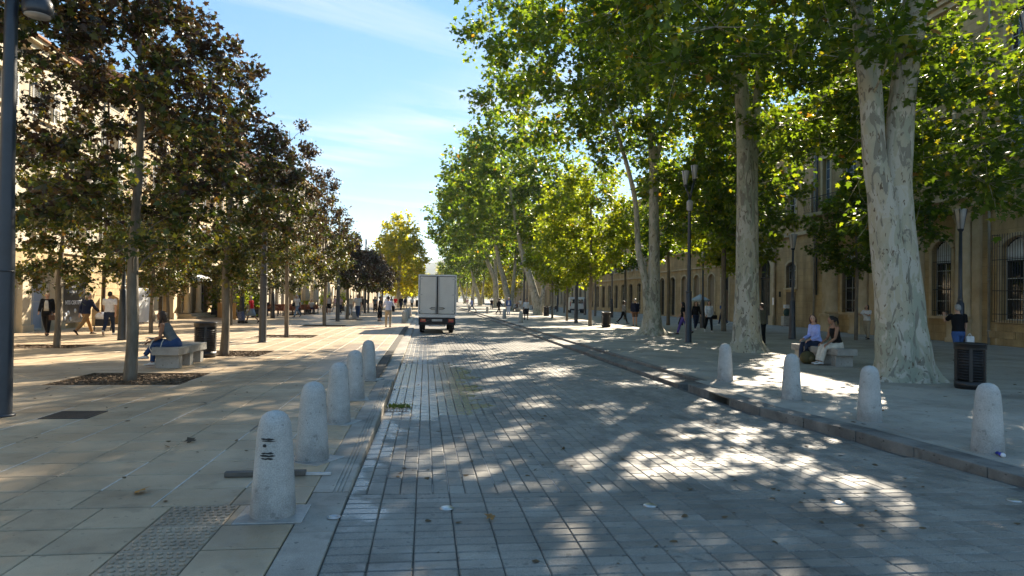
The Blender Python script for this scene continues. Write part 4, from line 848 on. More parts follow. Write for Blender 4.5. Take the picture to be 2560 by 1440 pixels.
# --- further right-hand fronts
for (nm, lb, X, a, b, H, wm) in (("shop_house", "ochre house with tall ground floor windows behind the parked white van", 27.4, 80, 112, 14.5, M_och), ("shop_house", "ochre house past the one behind the white van", 27.8, 112, 150, 13.5, M_pale), ("shop_house", "last house visible on the right of the avenue", 28.2, 150, 240, 14.0, M_och2)):
    q = Bld(nm, lb, 1, X, a, b, H, wm, group="houses along the right-hand pavement"); n = int((b - a) / (3.4 if a < 150 else 6)); st = (b - a) / n
    for i in range(n):
        y = a + (i + .5) * st; q.win(y, 1.7, .5, 3.9, .3, 2, 3, fm=M_trimL if i % 2 else M_wood, lintel=False)
        q.win(y, 1.15, 5.6, 7.8, 0, 2, 4, shut=a < 150); q.win(y, 1.15, 9.4, 11.3, 0, 2, 3, shut=a < 150)
    q.box("string_course", a, b, 4.5, 4.7, .003, .2); q.done()

# --- left side
L1 = Bld("corner_house", "cream shuttered house above the blond stone shop wall with the black board", -1, -16.3, 4, 39.0, 12.0, M_cream, trim=M_trimL)
for i in range(11):
    y = 37.6 - 3.15 * i
    for z0, z1 in ((4.2, 6.1), (6.9, 8.3), (9.0, 10.3)): L1.win(y, 1.05, z0, z1, 0, 2, 4, shut=True)
L1.win(31.2, 1.45, .05, 2.4, 0, 2, 2, pm=M_bluew, lintel=False); L1.win(26.5, 2.2, .05, 2.6, 0, 3, 2, lintel=False); L1.win(22.0, 2.2, .05, 2.6, 0, 3, 2, lintel=False)
L1.box("shop_wall", 34.95, 39.0, 0, 3.36, .003, .05, M_blond); L1.box("string_course", 4, 39.0, 3.4, 3.55, .003, .16, M_trimL); L1.box("shop_lintel", 28.0, 34.94, 2.6, 3.36, .003, .06, M_blond)
for y in (29.9, 32.35): L1.box("pilaster", y - .32, y + .32, 0, 2.6, .003, .24, M_trimL); L1.box("pilaster_base", y - .4, y + .4, 0, .3, .241, .32, M_trimL)
blm = {}
for j in range(9):
    e0 = 34.97; i = 0
    while e0 < 38.9:
        w = min((.55 if (j % 2 and i == 0) else [.95, 1.15, .8][(i + j) % 3]), 38.98 - e0); k = round(w, 2)
        if k not in blm: blm[k] = MB().box(-w / 2 + .006, w / 2 - .006, .05, .072, .005, .36, ch=.006).mesh("stone_block", M_blond)
        put("stone_block", blm[k], L1.t, (L1.lx(e0 + w / 2), 0, .02 + j * .37)); e0 += w; i += 1
pp = MB(); x = L1.lx(36.85); pp.tube([(x, .13, .1), (x + .03, .13, 1.2), (x, .13, 2.4), (x - .04, .13, 3.1), (x, .22, 3.5), (x + .02, .14, 3.9), (x, .12, 11.5)], .06, 8); pp.build("drainpipe", mat("rusty_brown_pipe", (.07, .04, .025), .6, .3, 6), L1.t)
bd = L1.box("sign_board", 32.9, 34.92, .25, 2.42, .075, .11, mat("black_sign_board", (.012, .012, .012), .4, .2, 4)); L1.box("sign_wall", 32.7, 34.94, 0, 2.598, .003, .07, M_blond)
M_wtx = mat("white_print", (.75, .75, .75), .6, .05, 5)
for s_, y, z, sz, bo in (("ement", 34.2, 1.86, .22, 0), ("nement", 34.1, 1.62, .22, 0), ("NTS CERTIFIÉS", 34.72, 1.1, .25, .008)):
    put("lettering", text_mesh(s_, sz, M_wtx, .004, bo, 'RIGHT'), bd, (L1.lx(y), .118, z), (R(90), 0, R(180)))
me = MB().lathe([(.1, 0), (.1, .008)], 14, M=Matrix.Rotation(R(-90), 4, 'X')).mesh("white_dot", M_wtx)
for y, z in ((33.4, .72), (33.2, .62), (34.0, .8), (34.6, .58), (33.1, .45), (33.6, .42)): put("white_dot", me, bd, (L1.lx(y), .112, z))
L1.done()
L2 = Bld("shop_house", "yellow stone shop house with a white awning and a deep columned entrance", -1, -16.4, 39.0, 58.5, 13.2, M_blond, trim=M_trimL)
L2.win(41.5, 2.6, .1, 2.9, 0, 3, 2, lintel=False); L2.win(45.0, 1.8, .1, 2.9, 0, 2, 2, lintel=False); L2.door(49.4, 1.6, 3.2, 0, m=M_wood); L2.win(52.6, 2.4, .3, 3.2, 0, 3, 2, lintel=False); L2.win(56.2, 2.2, .3, 3.2, 0, 3, 2, lintel=False)
for y in np.arange(41, 58, 3.1):
    for z0, z1 in ((4.6, 6.7), (7.8, 9.6), (10.4, 11.9)): L2.win(y, 1.05, z0, z1, 0, 2, 4, shut=True)
for y in (43.4, 46.5): L2.box("pilaster", y - .3, y + .3, 0, 3.5, .003, .3, M_trimL); L2.box("pilaster_base", y - .36, y + .36, 0, .4, .301, .38, M_trimL)
for y in (48.2, 50.6, 54.4): c = put("column", MB().lathe([(.24, 0), (.24, .2), (.19, .28), (.17, 3.2), (.24, 3.3), (.24, 3.48)], 14).mesh("column", M_trimL), L2.t, (L2.lx(y), .45, .3))
L2.box("porch_step", 47.5, 55.2, 0, .15, .003, 1.3, M_trimL); L2.box("porch_step", 47.6, 55.1, .152, .3, .003, .95, M_trimL); L2.box("string_course", 39, 58.5, 3.8, 4.0, .003, .75, M_trimL); L2.done()
for (lb, a, b, H, X, wm, n) in (("cream house with white shutters beside the cafe terrace", 58.5, 84, 13.0, -16.6, M_cream, 8), ("tall pale house whose upper floor rises above the maples", 84, 106, 16.8, -16.4, M_pale, 7), ("cream house past the tall pale one on the left", 106, 150, 12.5, -16.5, M_cream, 11), ("last house visible on the left of the avenue", 150, 240, 13, -16.5, M_pale, 14)):
    q = Bld("townhouse", lb, -1, X, a, b, H, wm, trim=M_trimL, group="houses along the left-hand pavement"); st = (b - a) / n
    for i in range(n):
        y = a + (i + .5) * st; q.win(y, 1.9, .2, 3.2, 0, 2, 2, fm=M_wood, lintel=False)
        zz = np.arange(4.8, H - 1.8, 3.1)
        for z in zz: q.win(y, 1.05, z, z + 2.0, 0, 2, 4, shut=a < 150)
    q.box("string_course", a, b, 3.9, 4.1, .003, .2); q.done()
bpy.data.objects.remove(tmp)
# ------------------------------------------------------------------ people
def cloth(name, col, rough=.85): return mat("cloth_" + name, col, rough, .16, 9, .25, 60, spec=.15)
C_ = dict(black=(.012, .012, .013), navy=(.018, .024, .05), white=(.68, .68, .69), lav=(.36, .42, .72), tan=(.30, .17, .07), beige=(.36, .30, .21), denim=(.035, .07, .17), dkdenim=(.02, .03, .06), red=(.55, .02, .03), blue=(.05, .10, .25), grey=(.25, .25, .25), ltgrey=(.45, .45, .46), olive=(.10, .09, .06), cream=(.62, .57, .48), paleblue=(.35, .42, .55), purple=(.10, .07, .28), greenish=(.05, .09, .08), pink=(.5, .35, .38), ltdenim=(.20, .27, .36), teal=(.10, .14, .17), brown=(.14, .08, .05))
CL = {k: cloth(k, v) for k, v in C_.items()}
M_skin = mat("skin", (.50, .29, .20), .55, .08, 12); M_skin2 = mat("tanned_skin", (.30, .155, .09), .55, .08, 12)
HR = {k: mat("hair_" + k, v, .5, .35, 40, .6, 90) for k, v in dict(dark=(.012, .009, .008), brown=(.05, .028, .016), blonde=(.34, .22, .10), grey=(.35, .33, .31), white=(.6, .58, .55), auburn=(.075, .03, .018)).items()}
M_eye = mat("dark_eye", (.02, .015, .012), .3, .1, 10); M_lip = mat("lip", (.35, .10, .09), .5, .1, 10); M_sole = mat("white_shoe_rubber", (.62, .62, .60), .6, .08, 9)
def remesh(mb, voxel, name, m, smooth=2):
    me = mb.mesh(name + "_src", m); o = bpy.data.objects.new(name + "_src", me); COL.objects.link(o)
    md = o.modifiers.new("r", 'REMESH'); md.mode = 'VOXEL'; md.voxel_size = voxel; md.use_smooth_shade = True
    if smooth: s = o.modifiers.new("s", 'SMOOTH'); s.factor = .5; s.iterations = smooth
    dg = bpy.context.evaluated_depsgraph_get(); r = bpy.data.meshes.new_from_object(o.evaluated_get(dg)); r.name = name
    bpy.data.objects.remove(o); bpy.data.meshes.remove(me); r.materials.clear(); r.materials.append(m); return r
def rotx(v, a, o=Vector((0, 0, 0))): return o + Matrix.Rotation(a, 3, 'X') @ (Vector(v) - o)
def person(label, loc, rz, H=1.70, top="white", bottom="navy", pose="stand", hair="dark", hairstyle="short", sleeve="short", bot="trousers", shoes="black", legs=None, arms=None, lean=3, head=(0, 0), vox=.02, seat=None, sex="m", skin=None, foot=None, topc=None, face=False, jacket=None, group="people in the avenue", cat="person", flare=False, hat=None, fingers=False, splay=(0, 0)):
    s = H / 1.70; t = thing("person", label, cat, loc, rz, group); skin = skin or M_skin
    legs = legs or {"stand": ((2, 3), (-2, 3)), "walk": ((24, 8), (-20, 22)), "walk2": ((-18, 30), (24, 6)), "stride": ((30, 8), (-28, 18)), "sit": ((86, 84), (84, 86)), "spread": ((8, 4), (-10, 6))}[pose]
    arms = arms or {"stand": ((4, 8, 12), (2, 8, 14)), "walk": ((-18, 8, 14), (22, 8, 20)), "walk2": ((22, 8, 20), (-18, 8, 14)), "stride": ((-24, 9, 18), (26, 9, 24)), "sit": ((28, 8, 50), (28, 8, 50)), "spread": ((6, 10, 20), (6, 10, 20))}[pose]
    f = sex == "f"; sw = .158 if f else .182; hw = .095 if f else .088
    pel = Vector((0, 0, .93)) * s; la = R(-lean)
    K = []                                           # legs: hip, knee, ankle, toe
    for sd, (th, kn), sp in ((-1, legs[0], splay[0]), (1, legs[1], splay[1])):
        hip = pel + Vector((sd * hw * s, 0, -.03 * s)); a = R(th); d = Vector((math.sin(R(sp)) * 1.0, math.sin(a), -math.cos(a))).normalized(); knee = hip + d * .425 * s
        b = R(th - kn); d2 = Vector((math.sin(R(sp)) * .4, math.sin(b), -math.cos(b))).normalized(); ank = knee + d2 * .40 * s
        fp = R(max(-50, min(20, (th - kn) * .9))) if pose not in ("stand", "sit", "spread") and (th - kn) < -20 else 0.0
        if foot and foot[0 if sd < 0 else 1] is not None: fp = R(foot[0 if sd < 0 else 1])
        K.append((hip, knee, ank, Vector((0, math.cos(fp), math.sin(fp))), Vector((0, -math.sin(fp), math.cos(fp)))))
    low = min(min((k[2] - k[4] * .075 * s).z, (k[2] - k[4] * .075 * s + k[3] * .16 * s).z) for k in K)
    dz = (seat - (pel.z - .09 * s)) if seat is not None else -low
    dv = Vector((0, 0, dz)); pel = pel + dv; K = [(a + dv, b + dv, c + dv, d, e) for a, b, c, d, e in K]
    up = lambda x, y, z: rotx(Vector((x, y, z)) * s + dv, la, pel)        # point of the upper body after the lean
    def torso(mb, z0, z1, inf=0.0, ext=None):
        prof = [(.80, .120, .095), (.86, .158, .115), (.93, .170, .122), (1.0, .155 if f else .158, .112), (1.08, .130 if f else .148, .100), (1.18, .142 if f else .158, .108), (1.28, .152 if f else .172, .118 if f else .114), (1.36, .150 if f else .175, .100), (1.41, .125 if f else .145, .085), (1.45, .070, .065), (1.50, .050, .054), (1.56, .048, .052)]
        P = [p for p in prof if z0 - .001 <= p[0] <= z1 + .001]
        mb.tube([up(0, (.01 if 1.1 < z < 1.35 else 0), z) for z, a, b in P], 1.0, 16, flat=[((a + inf) * s, (b + inf) * s) for z, a, b in P])
    A = []
    for sd, (pi_, ab, el) in ((-1, arms[0]), (1, arms[1])):
        sh = up(sd * sw, 0, 1.395); a = R(pi_) ; ab = R(ab); d = Vector((sd * math.sin(ab), math.sin(a) * math.cos(ab), -math.cos(a) * math.cos(ab))); elb = sh + d * .285 * s
        b = a + R(el); inw = -.28 if el > 40 else -.05; d2 = Vector((sd * (math.sin(ab) * .5 + inw), math.sin(b), -math.cos(b))).normalized(); wr = elb + d2 * .24 * s; A.append((sh, elb, wr, d2, sd))
    # body: one closed surface
    m = MB(); torso(m, .80, 1.56)
    m.ell(pel + Vector((0, -.02, -.06)) * s, (.15 * s, .12 * s, .09 * s), 14, 8)
    for hip, knee, ank, fd, fu in K:
        m.tube([hip, hip.lerp(knee, .35), knee, knee.lerp(ank, .3), ank.lerp(knee, .12), ank - fu * .03 * s], [.088 * s, .080 * s, .054 * s, .056 * s, .036 * s, .036 * s], 12)
        m.tube([ank - fd * .05 * s - fu * .04 * s, ank + fd * .05 * s - fu * .045 * s, ank + fd * .15 * s - fu * .055 * s], [.036 * s, .036 * s, .028 * s], 10)
    for sh, elb, wr, d2, sd in A:
        m.ell(sh, (.056 * s,) * 3, 10, 8); m.tube([sh, sh.lerp(elb, .5), elb, elb.lerp(wr, .35), wr], [.050 * s, .046 * s, .036 * s, .037 * s, .026 * s], 10)
        if not fingers: m.tube([wr, wr + d2 * .06 * s, wr + d2 * .11 * s, wr + d2 * .165 * s], [.024 * s, .036 * s, .034 * s, .014 * s], 8, flat=[(1, .8), (1, .6), (1, .55), (1, .7)])
        else: m.tube([wr, wr + d2 * .05 * s, wr + d2 * .09 * s], [.025 * s, .038 * s, .036 * s], 8, flat=[(1, .8), (1, .6), (1, .5)])
    hp, hy = R(head[0]), R(head[1]); HM = Matrix.Rotation(la, 3, 'X') @ Matrix.Rotation(hy, 3, 'Z') @ Matrix.Rotation(-hp, 3, 'X'); hb = up(0, .005, 1.515)
    hd = lambda x, y, z: hb + HM @ (Vector((x, y, z)) * s)
    m.ell(hd(0, .018, .115), (.074 * s, .096 * s, .100 * s), 14, 10, HM); m.ell(hd(0, .045, .055), (.055 * s, .060 * s, .065 * s), 12, 8, HM)
    m.tube([hb, hd(0, .01, .08)], [.05 * s, .05 * s], 10); m.ell(hd(0, .108, .075), (.013 * s, .020 * s, .020 * s), 8, 6, HM)
    for q in (-1, 1): m.ell(hd(q * .074, .01, .085), (.012 * s, .02 * s, .03 * s), 8, 6, HM)
    bme = remesh(m, vox, "body", skin)
    if fingers:
        m = MB()
        for sh, elb, wr, d2, sd in A:
            side = d2.cross(Vector((0, 0, 1)));  side = side.normalized() if side.length > .1 else Vector((1, 0, 0)); pn = side.cross(d2)
            for i, ln in enumerate((.062, .074, .070, .054)):
                b0 = wr + d2 * .085 * s + side * ((i - 1.5) * .018 * s); m.tube([b0 - d2 * .02 * s, b0 + d2 * ln * .45 * s, b0 + d2 * ln * .8 * s - pn * .014 * s, b0 + d2 * ln * .95 * s - pn * .034 * s], [.0092 * s, .0088 * s, .008 * s, .006 * s], 6)
            tb = wr + d2 * .035 * s - side * sd * .026 * s; m.tube([tb, tb + d2 * .03 * s - side * sd * .026 * s, tb + d2 * .062 * s - side * sd * .030 * s], [.012 * s, .010 * s, .007 * s], 6)
        fm_ = m.mesh("fingers", skin); bm = bmesh.new(); bm.from_mesh(bme); bm.from_mesh(fm_); bm.to_mesh(bme); bm.free(); bpy.data.meshes.remove(fm_)
    put("body", bme, t)
    tm = topc or CL[top]; bmt = CL[bottom]; inf = .012 if sleeve != "none" else .008
    if top:
        m = MB(); hem = .93 if bot != "dress" else .93; torso(m, .86 if jacket or bot == "dress" else hem, 1.45 if sleeve != "none" else 1.41, inf if not jacket else .024)
        if sleeve != "none":
            for sh, elb, wr, d2, sd in A:
                e = .012 if not jacket else .02; m.ell(sh, ((.056 + e) * s,) * 3, 10, 8)
                if sleeve == "short": m.tube([sh, sh.lerp(elb, .68)], [(.056 + e) * s, (.054 + e) * s], 10)
                else: m.tube([sh, sh.lerp(elb, .5), elb, elb.lerp(wr, .4), elb.lerp(wr, .92 if sleeve == "long" else .5)], [(.052 + e) * s, (.048 + e) * s, (.042 + e) * s, (.040 + e) * s, (.034 + e) * s], 10)
        put("jacket" if jacket else ("dress" if bot == "dress" else "top"), remesh(m, vox * .9, "top", tm), t)
    if jacket and jacket is not True:
        m = MB(); a, b = up(0, .115, 1.40), up(0, .14, 1.0); m.tube([a, up(0, .145, 1.28), up(0, .145, 1.12), b], 1.0, 8, flat=[(.05 * s, .012), (.07 * s, .012), (.08 * s, .012), (.085 * s, .012)]); m.build("shirt_front", CL[jacket], t)
    if bot in ("trousers", "shorts"):
        m = MB(); torso(m, .80, 1.0, .010); m.ell(pel + Vector((0, -.02, -.06)) * s, (.162 * s, .133 * s, .10 * s), 14, 8)
        for hip, knee, ank, fd, fu in K:
            if bot == "shorts": m.tube([hip, hip.lerp(knee, .4), hip.lerp(knee, .8)], [.104 * s, .098 * s, .088 * s], 12)
            else: w = 1.5 if flare else 1.0; m.tube([hip, hip.lerp(knee, .35), knee, knee.lerp(ank, .35), ank + fu * .015 * s], [.102 * s, .094 * s, .068 * s * (1.12 if flare else 1), .066 * s * (1.15 if flare else 1), .052 * s * w], 12)
        put("trousers" if bot == "trousers" else "shorts", remesh(m, vox * .9, "trousers", bmt), t)
    elif bot in ("skirt", "dress"):
        zk = .52 if bot == "skirt" else .30; mid = (K[0][1] + K[1][1]) / 2; m = MB(); W0 = up(0, 0, 1.0); sp_ = abs(K[0][1].y - K[1][1].y) / 2
        m.tube([W0, pel + Vector((0, 0, -.05 * s)), pel.lerp(mid, .6), pel.lerp(mid, 1.0 if bot == "skirt" else 1.5)], 1.0, 16, flat=[(.162 * s, .12 * s), (.19 * s, .14 * s), (.20 * s, .15 * s + sp_ * .6), (.20 * s, .15 * s + sp_ * (1 if bot == "skirt" else .9))])
        put("skirt", m.mesh("skirt", bmt if bot == "skirt" else tm), t)
    if not shoes is None:
        for hip, knee, ank, fd, fu in K:
            m = MB(); o = ank - fu * .075 * s; side = fd.cross(fu)
            prof = [(-.075, .03, .058), (-.03, .036, .085), (.04, .038, .078), (.10, .043, .050), (.16, .040, .036), (.19, .022, .022)]; vs = []
            n = 10
            for (y, w, h) in prof:
                for k in range(n):
                    a = 2 * math.pi * k / n; zz = (math.sin(a) * .5 + .5) * h; zz = max(0.0, zz); vs.append(o + fd * y * s + side * (math.cos(a) * (w + .004) * s) + fu * (zz * s))
            fs = [(i * n + k, i * n + (k + 1) % n, (i + 1) * n + (k + 1) % n, (i + 1) * n + k) for i in range(len(prof) - 1) for k in range(n)] + [tuple(range(n))[::-1], tuple((len(prof) - 1) * n + k for k in range(n))]
            m.add(vs, fs, True); put("shoe", m.mesh("shoe", M_sole if shoes == "white" else CL[shoes]), t)
    hm = HR.get(hair)
    if hm:
        m = MB(); m.ell(hd(0, -.004, .135), (.083 * s, .100 * s, .088 * s), 14, 10, HM); m.ell(hd(0, -.035, .10), (.082 * s, .080 * s, .085 * s), 12, 8, HM)
        if hairstyle == "long":
            m.tube([hd(0, -.05, .14), hd(0, -.075, .03), hd(0, -.085, -.08), hd(0, -.09, -.2)], 1.0, 10, flat=[(.08 * s, .06 * s), (.085 * s, .05 * s), (.08 * s, .04 * s), (.05 * s, .025 * s)])
            for q in (-1, 1): m.tube([hd(q * .062, .01, .14), hd(q * .078, .005, .05), hd(q * .08, .01, -.05), hd(q * .07, .03, -.17)], [.03 * s, .032 * s, .032 * s, .016 * s], 8)
        elif hairstyle == "bob":
            m.tube([hd(0, -.04, .12), hd(0, -.06, .04), hd(0, -.06, -.03)], 1.0, 10, flat=[(.088 * s, .07 * s), (.09 * s, .06 * s), (.075 * s, .045 * s)])
            for q in (-1, 1): m.tube([hd(q * .068, .02, .14), hd(q * .08, .02, .06), hd(q * .074, .03, -.02)], [.026 * s, .03 * s, .02 * s], 8)
        elif hairstyle == "bun": m.ell(hd(0, -.115, .15), (.045 * s,) * 3, 10, 8)
        elif hairstyle == "tail": m.tube([hd(0, -.09, .15), hd(0, -.14, .10), hd(0, -.145, 0), hd(0, -.12, -.08)], [.03 * s, .034 * s, .028 * s, .01 * s], 8)
        put("hair", remesh(m, max(.012, vox * .8), "hair", hm, 1), t)
    if hat:
        m = MB(); m.ell(hd(0, 0, .155), (.09 * s, .108 * s, .08 * s), 14, 8, HM); m.ell(hd(0, .10, .16), (.07 * s, .07 * s, .012), 12, 6, HM); m.build("cap", CL[hat], t)
    if face:
        for q in (-1, 1): MB().ell(hd(q * .03, .106, .105), (.012 * s, .006 * s, .006 * s), 8, 6, HM).build("eye", M_eye, t); MB().ell(hd(q * .03, .106, .126), (.017 * s, .005 * s, .004 * s), 8, 6, HM).build("eyebrow", hm or M_eye, t)
        MB().ell(hd(0, .101, .030), (.022 * s, .008 * s, .006 * s), 8, 6, HM).build("mouth", M_lip, t)
    t["hands"] = [c for a in A for c in (a[2] + a[3] * .1 * s)]; return t, A, K, up, hd

# seated figures (near)
pw, PA, PK, _, _ = person("long haired woman in sleeveless top and jeans writing on a tablet, left bench", (-5.62, 16.28, 0), R(90), 1.68, "greenish", "denim", "sit", "brown", "long", "none", shoes="white", legs=((88, 84), (97, 62)), splay=(2, -9), arms=((6, 6, 62), (10, 4, 70)), lean=30, head=(-34, 4), vox=.013, seat=.475, sex="f", skin=M_skin2, face=True, fingers=True, topc=cloth("slate", (.13, .145, .15)))
p1_, A1, K1, _, _ = person("woman in lavender blue shirt and dark jeans on the right bench, face towards the camera", (11.12, 18.2, 0), R(96), 1.70, "lav", "dkdenim", "sit", "auburn", "bob", "long", shoes="white", legs=((84, 92), (86, 80)), arms=((6, 10, 62), (4, 8, 66)), lean=12, head=(-4, 52), vox=.013, seat=.475, sex="f", face=True, fingers=True, topc=cloth("lavender", (.34, .42, .80)))
p2_, A2, K2, _, _ = person("woman in black sleeveless top and cream wide trousers on the right bench, seen in profile", (11.14, 17.25, 0), R(90), 1.70, "black", "cream", "sit", "dark", "tail", "none", shoes="white", legs=((84, 66), (86, 74)), arms=((16, 4, 40), (12, 6, 46)), lean=14, head=(2, -8), vox=.013, seat=.475, sex="f", skin=M_skin2, face=True, fingers=True, flare=True, topc=CL["black"])
# left pavement
P = person
P("blonde woman in black cardigan, pale top and black trousers walking past the shop window", (-14.37, 28.1, 0), R(-165), 1.68, "black", "black", "walk", "blonde", "bun", "long", jacket="cream", sex="f", vox=.017)
P("grey haired man in navy jacket and tan trousers walking away before the black board", (-13.33, 28.85, 0), R(-25), 1.72, "navy", "tan", "stride", "grey", "short", "long", jacket=True, lean=8, vox=.017)
P("man in white t-shirt and dark jeans walking away, left of the lantern post", (-12.28, 28.43, 0), R(10), 1.74, "white", "dkdenim", "walk2", "dark", "short", "short", shoes="white", vox=.017)
P("white haired woman in red top and denim skirt pulling a shopping trolley", (-10.05, 41.3, 0), R(70), 1.62, "red", "ltdenim", "walk", "white", "short", "short", "skirt", arms=((-6, 8, 14), (38, 6, 20)), sex="f", skin=M_skin2, lean=6)
P("man in pale shirt and light jeans with black cross-body bag, walking by the terrace", (-9.73, 53.6, 0), R(150), 1.76, "white", "ltdenim", "stride", "grey", "short", "short", shoes="black")
P("woman in grey tank top and black shorts seen from behind by the terrace maple", (-8.42, 61.4, 0), R(5), 1.70, "ltgrey", "black", "stand", "dark", "bun", "none", "shorts", shoes="white", sex="f", vox=.024)
P("person in pink shirt and dark trousers just right of the second lamp post", (-7.6, 62.5, 0), R(160), 1.70, "pink", "navy", "walk", "dark", "short", vox=.024)
P("person in white top and grey trousers behind the metal chair", (-6.5, 61.0, 0), R(20), 1.72, "cream", "grey", "stand", "brown", "short", vox=.024)
P("person in black sleeveless top with red bag behind the metal chair", (-6.2, 64.0, 0), R(190), 1.70, "black", "cream", "walk", "dark", "bob", "none", sex="f", vox=.024)
P("man in white t-shirt, jeans and dark backpack straps walking towards the camera", (-4.98, 51.5, 0), R(175), 1.84, "white", "denim", "walk", "dark", "short", shoes="white", vox=.02)
P("woman in long black dress standing beside the man in beige trousers", (-3.07, 47.0, 0), R(-100), 1.66, "black", "black", "stand", "dark", "bun", "short", "dress", sex="f", shoes="black", skin=M_skin2, arms=((30, 8, 60), (10, 8, 20)), vox=.02)
P("man in light blue shirt and baggy beige trousers with a black shoulder bag, from behind", (-2.02, 37.95, 0), R(-8), 1.70, "paleblue", "beige", "spread", "dark", "short", "elbow", shoes="black", arms=((24, 24, 70), (12, 26, 60)), legs=((10, 4), (-12, 6)), splay=(-5, 6), vox=.018, topc=cloth("pale_blue", (.50, .56, .74)))
crowd = [(-6.0, 69, 200, "black", "dkdenim", "dark board carrying person in a black jacket near the crowd", "long"), (-5.2, 72, 10, "teal", "black", "person in teal dark top at the near edge of the distant crowd", "short"), (-4.3, 78, 170, "white", "pink", "person in white top with bare legs in the distant crowd", "short"), (-3.6, 83, 0, "red", "cream", "person in dull red top and pale trousers in the distant crowd", "short"), (-3.1, 88, 190, "black", "navy", "tall person all in black, nearest the truck in the distant crowd", "long"),
         (-2.7, 92, 20, "navy", "grey", "person in navy by the far bollards, left of the truck", "long"), (-5.8, 80, 30, "brown", "black", "person in brown between the rusty maples", "short"), (-6.8, 75, 180, "olive", "beige", "person in olive by the rusty maples", "short"), (-7.6, 84, 160, "white", "denim", "person in white and jeans left of the rusty maples", "short"), (-8.8, 90, 5, "lav", "navy", "person in lavender far along the cafe fronts", "short"), (-1.9, 97, 180, "white", "black", "person in white farthest off beside the truck", "short"), (-4.8, 98, 0, "grey", "black", "person in grey under the big yellow green plane", "short"), (-9.5, 74, 90, "pink", "grey", "person in pink by the far end of the terrace", "short"), (-10.4, 80, 260, "black", "beige", "person in black far along the cafe fronts", "short")]
for i, (x, y, rz, a, b, lb, sl) in enumerate(crowd): P(lb, (x, y, 0), R(rz), 1.66 + .03 * (i % 5), a, b, "walk" if i % 2 else "walk2", ["dark", "brown", "dark", "blonde", "grey"][i % 5], ["short", "bob", "long"][i % 3], sl, sex="mf"[i % 2], vox=.034)
# right pavement
P("person in lavender top and dark trousers striding along the right kerb beyond the truck", (5.5, 81, 0), R(100), 1.74, "lav", "grey", "stride", "dark", "short", "short", legs=((36, 8), (-34, 10)), vox=.03)
P("person in open blue jacket over pale clothes, standing beyond the far right bollards", (8.29, 67.9, 0), R(178), 1.76, "blue", "paleblue", "stand", "white", "short", "long", jacket="white", vox=.026)
P("person in black carrying a big dark bag behind the blue jacketed person", (7.6, 70.5, 0), R(-60), 1.7, "black", "black", "walk", "dark", "bob", "long", jacket=True, vox=.028)
P("woman in white top and knee length black skirt walking on the right kerb", (7.91, 53.2, 0), R(176), 1.72, "white", "black", "walk", "dark", "bun", "elbow", "skirt", sex="f", skin=M_skin2, vox=.022)
P("person in dark clothes seated on the far right bench", (11.5, 85.2, 0), R(100), 1.7, "brown", "black", "sit", "grey", "short", "long", seat=.46, vox=.03)
P("person in patterned pale top and black trousers walking behind the slatted bin", (14.15, 47.6, 0), R(-110), 1.64, "grey", "black", "walk", "brown", "bob", "elbow", sex="f", vox=.022)
P("person in navy jacket and shorts half hidden by the gnarled plane base", (13.75, 43.6, 0), R(-10), 1.78, "navy", "brown", "stand", "grey", "short", "long", "shorts", jacket=True, vox=.022)
P("woman in black top and purple trousers behind the twin lantern pole", (12.9, 32.9, 0), R(60), 1.66, "black", "purple", "walk", "dark", "long", "short", sex="f", vox=.02)
P("long haired woman in black right of the twin lantern pole", (15.9, 38.6, 0), R(170), 1.70, "black", "dkdenim", "walk2", "brown", "long", "long", sex="f", shoes="white", vox=.02)
P("woman in white blazer and black trousers walking towards the camera in the shade", (15.53, 35.9, 0), R(172), 1.74, "white", "black", "walk", "dark", "bob", "long", sex="f", shoes="white", jacket="white", vox=.018)
P("person in blue top and navy trousers by the bank doorway", (21.2, 46.6, 0), R(20), 1.70, "blue", "navy", "walk", "dark", "short", "short", shoes="white", vox=.022, skin=M_skin2)
P("person in olive jacket and black trousers half hidden behind the mottled plane", (12.95, 24.9, 0), R(40), 1.62, "olive", "black", "stand", "brown", "short", "long", jacket=True, vox=.018)
P("person in white t-shirt and beige trousers reading, behind the slim tree by the portal", (20.93, 30.1, 0), R(115), 1.62, "white", "beige", "stand", "dark", "bob", "short", arms=((36, 10, 72), (38, 10, 74)), legs=((4, 4), (-3, 30)), head=(-20, 0), vox=.018)
P("heavy man in black t-shirt walking away with a white bag, by the litter bin", (15.73, 18.4, 0), R(-18), 1.74, "black", "blue", "walk2", "grey", "none", "short", arms=((52, 14, 86), (8, 10, 10)), lean=4, vox=.015, fingers=True)
P("person in white shirt far off among the right trunks", (13.0, 93, 0), R(10), 1.7, "white", "grey", "walk", "dark", "short", vox=.034)
P("person in black far off among the right trunks, near the benches", (9.6, 99, 0), R(180), 1.7, "black", "navy", "walk", "dark", "short", vox=.034)
P("person in pink far off near the right kerb", (7.2, 118, 0), R(180), 1.7, "pink", "white", "walk2", "dark", "short", vox=.034)
